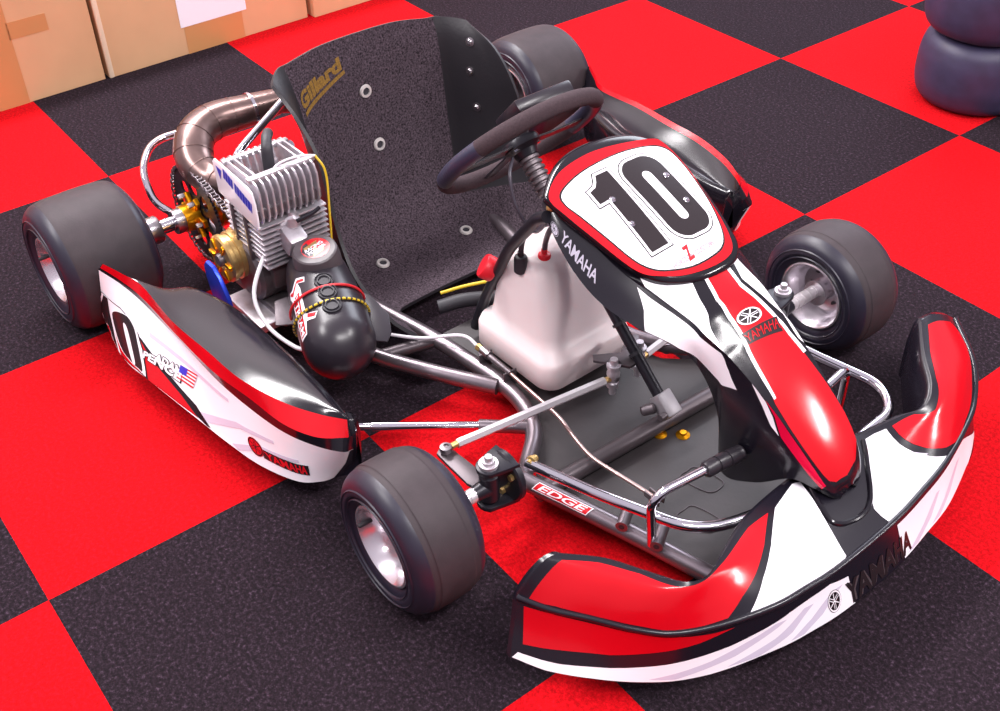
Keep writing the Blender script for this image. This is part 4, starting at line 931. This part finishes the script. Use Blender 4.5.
lettering(t, 'POWER', [(-.018, -.011 * sgn), (.022, -.008 * sgn), (.022, -.001 * sgn), (-.018, -.003 * sgn)], cf(.0013), 'gloss_white', .03)
t.build('airbox_lid', abx, label='flat lid with a red round badge')
for h in (.092, .122, .156):
    p = abp(h, .02); n_ = upv * math.cos(.02) + sdv * math.sin(.02)
    t = MB(); t.lathe([(.0004, .002), (.0095, .002), (.0105, .005), (.0125, .005), (.0135, .001), (.0155, .001), (.0165, .004), (.018, .0035), (.0185, -.004)], p, n_, 'rubber', 28); t.build('airbox_grommet', abx)
t = MB(); t.tube([abp(.098 + .010 * math.cos(a), a, .003) for a in np.linspace(-1.9, 1.75, 40)], .0026, 'wire_red', 8); t.build('retaining_cord', abx, label='red cord')
t = MB(); t.tube([abp(.132 + .012 * math.cos(a), a, .003) for a in np.linspace(-1.9, 1.95, 40)], .0023, 'wire_yellow', 8)
for k in range(26):
    a = -1.85 + k * .145; t.lathe([(.0026, -.0022), (.0027, 0), (.0026, .0022)], abp(.132 + .012 * math.cos(a), a, .003), sdv * math.cos(a) - upv * math.sin(a) + ax * .4, 'rubber', 8)
t.build('retaining_cord', abx, label='yellow and black twisted cord')
t = MB(); sf = lambda off: (lambda x, y: abp(x - .004, y - .16, off))
t.poly([[(.055, .95), (.066, .66), (.078, .70), (.070, .93), (.086, .88), (.150, .92), (.160, .58), (.172, .70), (.165, .98), (.172, 1.02), (.190, 1.10), (.190, 1.42), (.10, 1.30), (.082, 1.42), (.070, 1.38), (.072, 1.2)]], sf(.0006), 'gloss_white', 20, 14)
t.poly([[(.062, .93), (.069, .70), (.075, .72), (.068, .96), (.088, 1.22), (.078, 1.36), (.074, 1.34), (.078, 1.18)]], sf(.0010), 'print_red', 10, 14)
t.poly([[(.092, .95), (.186, 1.12), (.186, 1.37), (.096, 1.25)]], sf(.0009), 'print_red', 16, 10)
lettering(t, 'XTREAM', [(.094, 1.22), (.184, 1.33), (.184, 1.14), (.095, 1.0)], sf(.0013), 'print_black', .04)
lettering(t, 'XTREAM', [(.094, 1.21), (.184, 1.32), (.184, 1.15), (.095, 1.01)], sf(.0016), 'gloss_white', .01)
t.poly([[(.152, .88), (.161, .62), (.168, .70), (.160, .92)]], sf(.0010), 'print_red', 6, 8)
t.build('airbox_sticker', abx, label='red and white sticker')
t = MB(); fl_ = lambda x, y, c_: A + ax * x - sdv * (y) + upv * (c_ + .002)
t.prism([(.060, .050), (.095, .085), (.150, .105), (.195, .098), (.215, .085), (.200, .05)], fl_, .004, 'plastic_satin', .001)
t.build('airbox_bracket', abx)
t = MB(); t.prism([(.02, .04), (.03, .09), (.09, .10), (.10, .05)], lambda x, y, c_: A + ax * x + sdv * y + upv * (c_ - .03), .004, 'cast_dark', .001); t.build('airbox_bracket', abx)

# exhaust and rear hoop --------------------------------------------
ex = MB(); pts = smooth([(.225, -.262, .285), (.12, -.275, .245), (.045, -.290, .225), (-.02, -.300, .245), (-.07, -.270, .275), (-.095, -.21, .285), (-.09, -.125, .285), (-.085, -.06, .285)], 6)
n_ = len(pts); rad = [np.interp(i / (n_ - 1), [0, .15, .25, .5, .7, .9, 1], [.016, .020, .033, .043, .041, .033, .029]) for i in range(n_)]
ex.tube(pts, rad, 'exhaust_steel', 26)
for i in (11, 16, 20, 24, 29, 33): ex.tube([pts[i] - (pts[i + 1] - pts[i]) * .08, pts[i] + (pts[i + 1] - pts[i]) * .08], rad[i] + .0012, 'exhaust_steel', 26)
exo = ex.build('exhaust_pipe', kart, 50)
t = MB(); i = 36; t.tube([pts[i], pts[i] + (pts[i + 1] - pts[i]) * .6], rad[i] + .003, 'chrome', 26); t.build('exhaust_clamp', exo)
t = MB(); t.tube([(-.085, -.06, .285), (-.085, -.0, .285), (-.10, .22, .27), (-.10, .26, .27)], [.026, .044, .044, .03], 'exhaust_steel', 26); t.build('silencer_can', exo)
tube('rear_bumper', [(.0, -.03, .285), (-.145, -.033, .25), (-.155, -.207, .25), (-.165, -.335, .25), (-.10, -.392, .225), (-.05, -.398, .172), (-.012, -.372, .150)], .0085, 'chrome', [.03, .05, .07, .06, .03])
tube('exhaust_bracket', [(.03, -.10, .345), (.06, -.25, .275), (.10, -.30, .20)], .009, 'chrome', .04)

# fuel tank --------------------------------------------------------
tk = MB()
def rr(x0, x1, y0, y1, r, z_, n=6):
    out = []
    for cx, cy2, a0 in ((x1 - r, y1 - r, 0), (x0 + r, y1 - r, PI / 2), (x0 + r, y0 + r, PI), (x1 - r, y0 + r, 3 * PI / 2)):
        out += [(cx + r * math.cos(a0 + PI / 2 * k / n), cy2 + r * math.sin(a0 + PI / 2 * k / n), z_) for k in range(n + 1)]
    return out
lv_ = [(.70, .83, -.03, .09, .03, .058), (.662, .868, -.078, .122, .03, .060), (.652, .880, -.088, .130, .034, .072), (.652, .882, -.088, .130, .034, .115), (.656, .878, -.084, .127, .034, .128),
       (.668, .860, -.071, .115, .036, .136), (.672, .850, -.066, .112, .036, .160), (.676, .836, -.060, .110, .036, .215), (.686, .812, -.050, .100, .036, .262), (.696, .796, -.038, .090, .036, .285), (.715, .775, -.018, .070, .026, .296), (.74, .75, .02, .03, .004, .298)]
tk.grid([rr(*l) for l in lv_], 'tank_plastic', cv=True, cap=True)
tank = tk.build('fuel_tank', kart, 60, label='translucent white fuel tank')
for (x, y), m_, nm in (((.752, -.047), 'rubber', 'black fitting'), ((.774, -.010), 'cap_red', 'red fitting')):
    t = MB(); t.lathe([(.011, .262), (.0125, .264), (.0125, .292), (.011, .296), (.006, .298), (.006, .306)], (x, y, 0), (0, 0, 1), m_, 16, True); t.build('tank_fitting', tank, label=nm)
    t = MB(); t.tube(smooth([(x, y, .298), (x + .002, y + .002, .325), (x + .03, y - .01, .37), (x + .085, y - .025, .43)], 8), .0052, 'hose_grey', 10); t.build('fuel_hose', tank)
t = MB(); t.lathe([(.022, 0), (.024, .003), (.024, .022), (.022, .025), (.0005, .025)], (.685, -.055, .232), (-.55, -.62, .5), 'cap_red', 24); t.build('tank_cap', tank, label='red cap')

# brake rod, pedals ------------------------------------------------
tube('brake_rod', [(.72, -.112, .086), (.796, -.112, .086), (.949, -.122, .086), (1.00, -.136, .084), (1.055, -.146, .082), (1.162, -.134, .084), (1.192, -.132, .086)], .0036, 'rod_copper', [.01, .04, .03, .03, .01])
t = MB(); t.tube([(.712, -.110, .087), (.735, -.111, .087)], .009, 'steel', 14); t.tube([(.735, -.111, .087), (.80, -.112, .087)], .0058, 'cast_dark', 12)
for x in (.722, .795): t.box((x, -.110, .070), (.004, .030, .036), 'frame_dark', None, .001)
t.lathe([(.005, -.006), (.0075, -.006), (.0075, .006), (.005, .006)], (.704, -.110, .087), (1, 0, 0), 'brass', 6, True); t.build('cable_stop', kart)
tube('brake_cable', smooth([(.705, -.110, .087), (.66, -.118, .095), (.60, -.175, .082), (.52, -.22, .07)], 8), .0034, 'hose_white', 0)
t = MB()
for s in (-1, 1): t.box((1.192, -.132 + s * .006, .086), (.034, .003, .012), 'cast_dark', None, .001)
t.lathe([(.0005, -.012), (.004, -.012), (.004, .012), (.0005, .012)], (1.202, -.132, .086), (0, 1, 0), 'steel', 10); t.build('rod_clevis', kart)
def pedal(x, y, s):
    ped = MB(); ped.tube(fillet([(x, y - .073 * s, .072), (x - .004, y - .080 * s, .165), (x, y - .062 * s, .184), (x + .011, y + .022 * s, .185), (x + .014, y + .050 * s, .185)], .02), .0075, 'chrome', 14)
    po_ = ped.build('pedal', kart)
    g = MB(); pr2 = [(.007, 0), (.0115, .001)]
    for k in range(3): pr2 += [(.0135, .004 + .022 * k), (.0135, .021 + .022 * k), (.0118, .022 + .022 * k), (.0118, .0255 + .022 * k)]
    pr2 += [(.013, .073), (.012, .076), (.0005, .076)]
    g.lathe(pr2, (x + .011, y + .020 * s, .185), (.12, s, .0), 'plastic_black', 20); g.build('pedal_grip', po_)
    return po_
pedal(1.253, -.125, 1); pedal(1.253, .195, -1)
def pivot(x, y, d):
    t = MB(); d = np.array(d); d = d / np.linalg.norm(d)
    t.tube([np.array([x, y, .080]) - d * .022, np.array([x, y, .080]) + d * .022], .0105, 'frame_grey', 16)
    t.lathe([(.0005, .0225), (.005, .0225)], (x, y, .080), -d, 'rubber', 12); t.build('pedal_pivot', kart)
pivot(1.190, -.196, (-.5, .85, 0)); pivot(1.255, -.183, (-.5, .85, 0)); pivot(1.255, .235, (.5, .85, 0))

# yellow cable and dark hose under the wheel, beside the seat
tube('throttle_cable', smooth([(.50, -.05, .075), (.53, .00, .088), (.57, .06, .095), (.62, .10, .085), (.66, .12, .07)], 8), .0035, 'wire_yellow', 0)
tube('battery_hose', smooth([(.52, -.07, .06), (.55, -.02, .072), (.60, .05, .07), (.66, .09, .062)], 8), .015, 'rubber', 0)

# ------------------------------------------------------------------ cardboard boxes behind
def carton(name, x0, x1, y0, y1, h, label, flap=False, tape=(), paper=None, rz=0.):
    """corner (x1, y0) faces the kart"""
    e = empty(name, ORG + Matrix.Rotation(RZ, 3, 'Z') @ Vector(((x0 + x1) / 2, (y0 + y1) / 2, 0)), RZ + rz)
    tag(e, label, 'cardboard box', 'cardboard boxes along the wall')
    w, d = (x1 - x0), (y1 - y0); t = MB()
    for s in (-1, 1):
        t.box((s * (w / 2 - .002), 0, h / 2), (.004, d, h), 'cardboard', None, .001, 1)
        t.box((0, s * (d / 2 - .002), h / 2), (w - .008, .004, h), 'cardboard', None, .001, 1)
    t.box((0, 0, .004), (w - .008, d - .008, .006), 'cardboard'); t.build('carton_wall', e)
    for s in (-1, 1):
        t = MB(); t.box((s * w / 4, 0, h + .002), (w / 2 - .003, d - .002, .004), 'cardboard', None, .001, 1); t.build('carton_flap', e)
    if flap:
        t = MB(); t.box((w / 2 + .002, -d / 2 + .006, h / 2), (.012, .014, h - .004), 'cardboard_edge', None, .003, 2); t.build('carton_seam', e, label='pale torn corner seam')
    for k, (a, b_, c_, f_) in enumerate(tape):                # a, c along y; b, d height on the front face
        t = MB(); t.box((w / 2 + .0006, (a + c_) / 2, (b_ + f_) / 2), (.0008, abs(c_ - a), abs(f_ - b_)), 'packing_tape'); t.build('packing_tape', e)
    if paper:
        a, b_, c_, f_ = paper
        t = MB(); t.box((w / 2 + .0012, (a + c_) / 2, (b_ + f_) / 2), (.0008, c_ - a, f_ - b_), 'paper'); t.build('shipping_label', e, label='blank white paper label')
    return e
carton('cardboard_box', -1.62, -1.062, -.95, -.100, .55, 'plain brown cardboard box with tape patches, at the far left', False, [(.115, .0, .200, .55), (.195, .185, .305, .232)])
carton('cardboard_box', -1.62, -1.058, -.088, .585, .52, 'brown cardboard box with a white paper label on its front', True, [(-.083, .0, .110, .082)], (-.093, .084, .127, .27))
carton('cardboard_box', -1.60, -1.040, .600, 1.25, .50, 'brown cardboard box with bare front, rightmost behind the seat', False)

# ------------------------------------------------------------------ spare tyres in a stack
def spare(z0, dx, dy, R, w, label):
    e = empty('spare_tyre', ORG + Matrix.Rotation(RZ, 3, 'Z') @ Vector((.626 + dx, 1.683 + dy, z0)), RZ)
    tag(e, label, 'tyre', 'stacked spare tyres')
    h = w / 2; rl = .064
    out = [(rl, h - .018), (rl + .004, h - .008), (rl + .016, h - .003), (R * .70, h), (R * .80, h - .003), (R * .88, h - .012), (R * .94, h - .026), (R * .975, h - .046)]
    pr3 = out + [(R * .995, h * .3), (R, 0), (R * .995, -h * .3)] + [(r, -y) for r, y in reversed(out)]
    pr3 = [(p[0], p[1]) for p in smooth([(r, y, 0) for r, y in pr3], 4)]
    t = MB(); t.lathe(pr3, (0, 0, h), (0, 0, 1), 'tyre_blue', 72)
    inn = [(r - .006 if 0 < i < len(pr3) - 1 else r, y * .96) for i, (r, y) in enumerate(pr3)]
    t.lathe(inn, (0, 0, h), (0, 0, 1), 'rubber', 48); t.build('tyre_carcass', e, 60)
    t = MB(); t.lathe([(R * .72, h + h - .0005), (R * .735, h + h + .0015), (R * .75, h + h - .0010)], (0, 0, 0), (0, 0, 1), 'tyre_blue', 72)
    t.build('tyre_bead_ring', e)
mat('tyre_blue', (50, 46, 72), .5, noise=(30, .12), bump=(200, .08))
spare(0, 0, 0, .159, .192, 'lower tyre of the bluish-black spare stack, standing on red carpet')
spare(.195, -.012, -.004, .162, .195, 'upper tyre of the bluish-black spare stack, cut off by the frame')
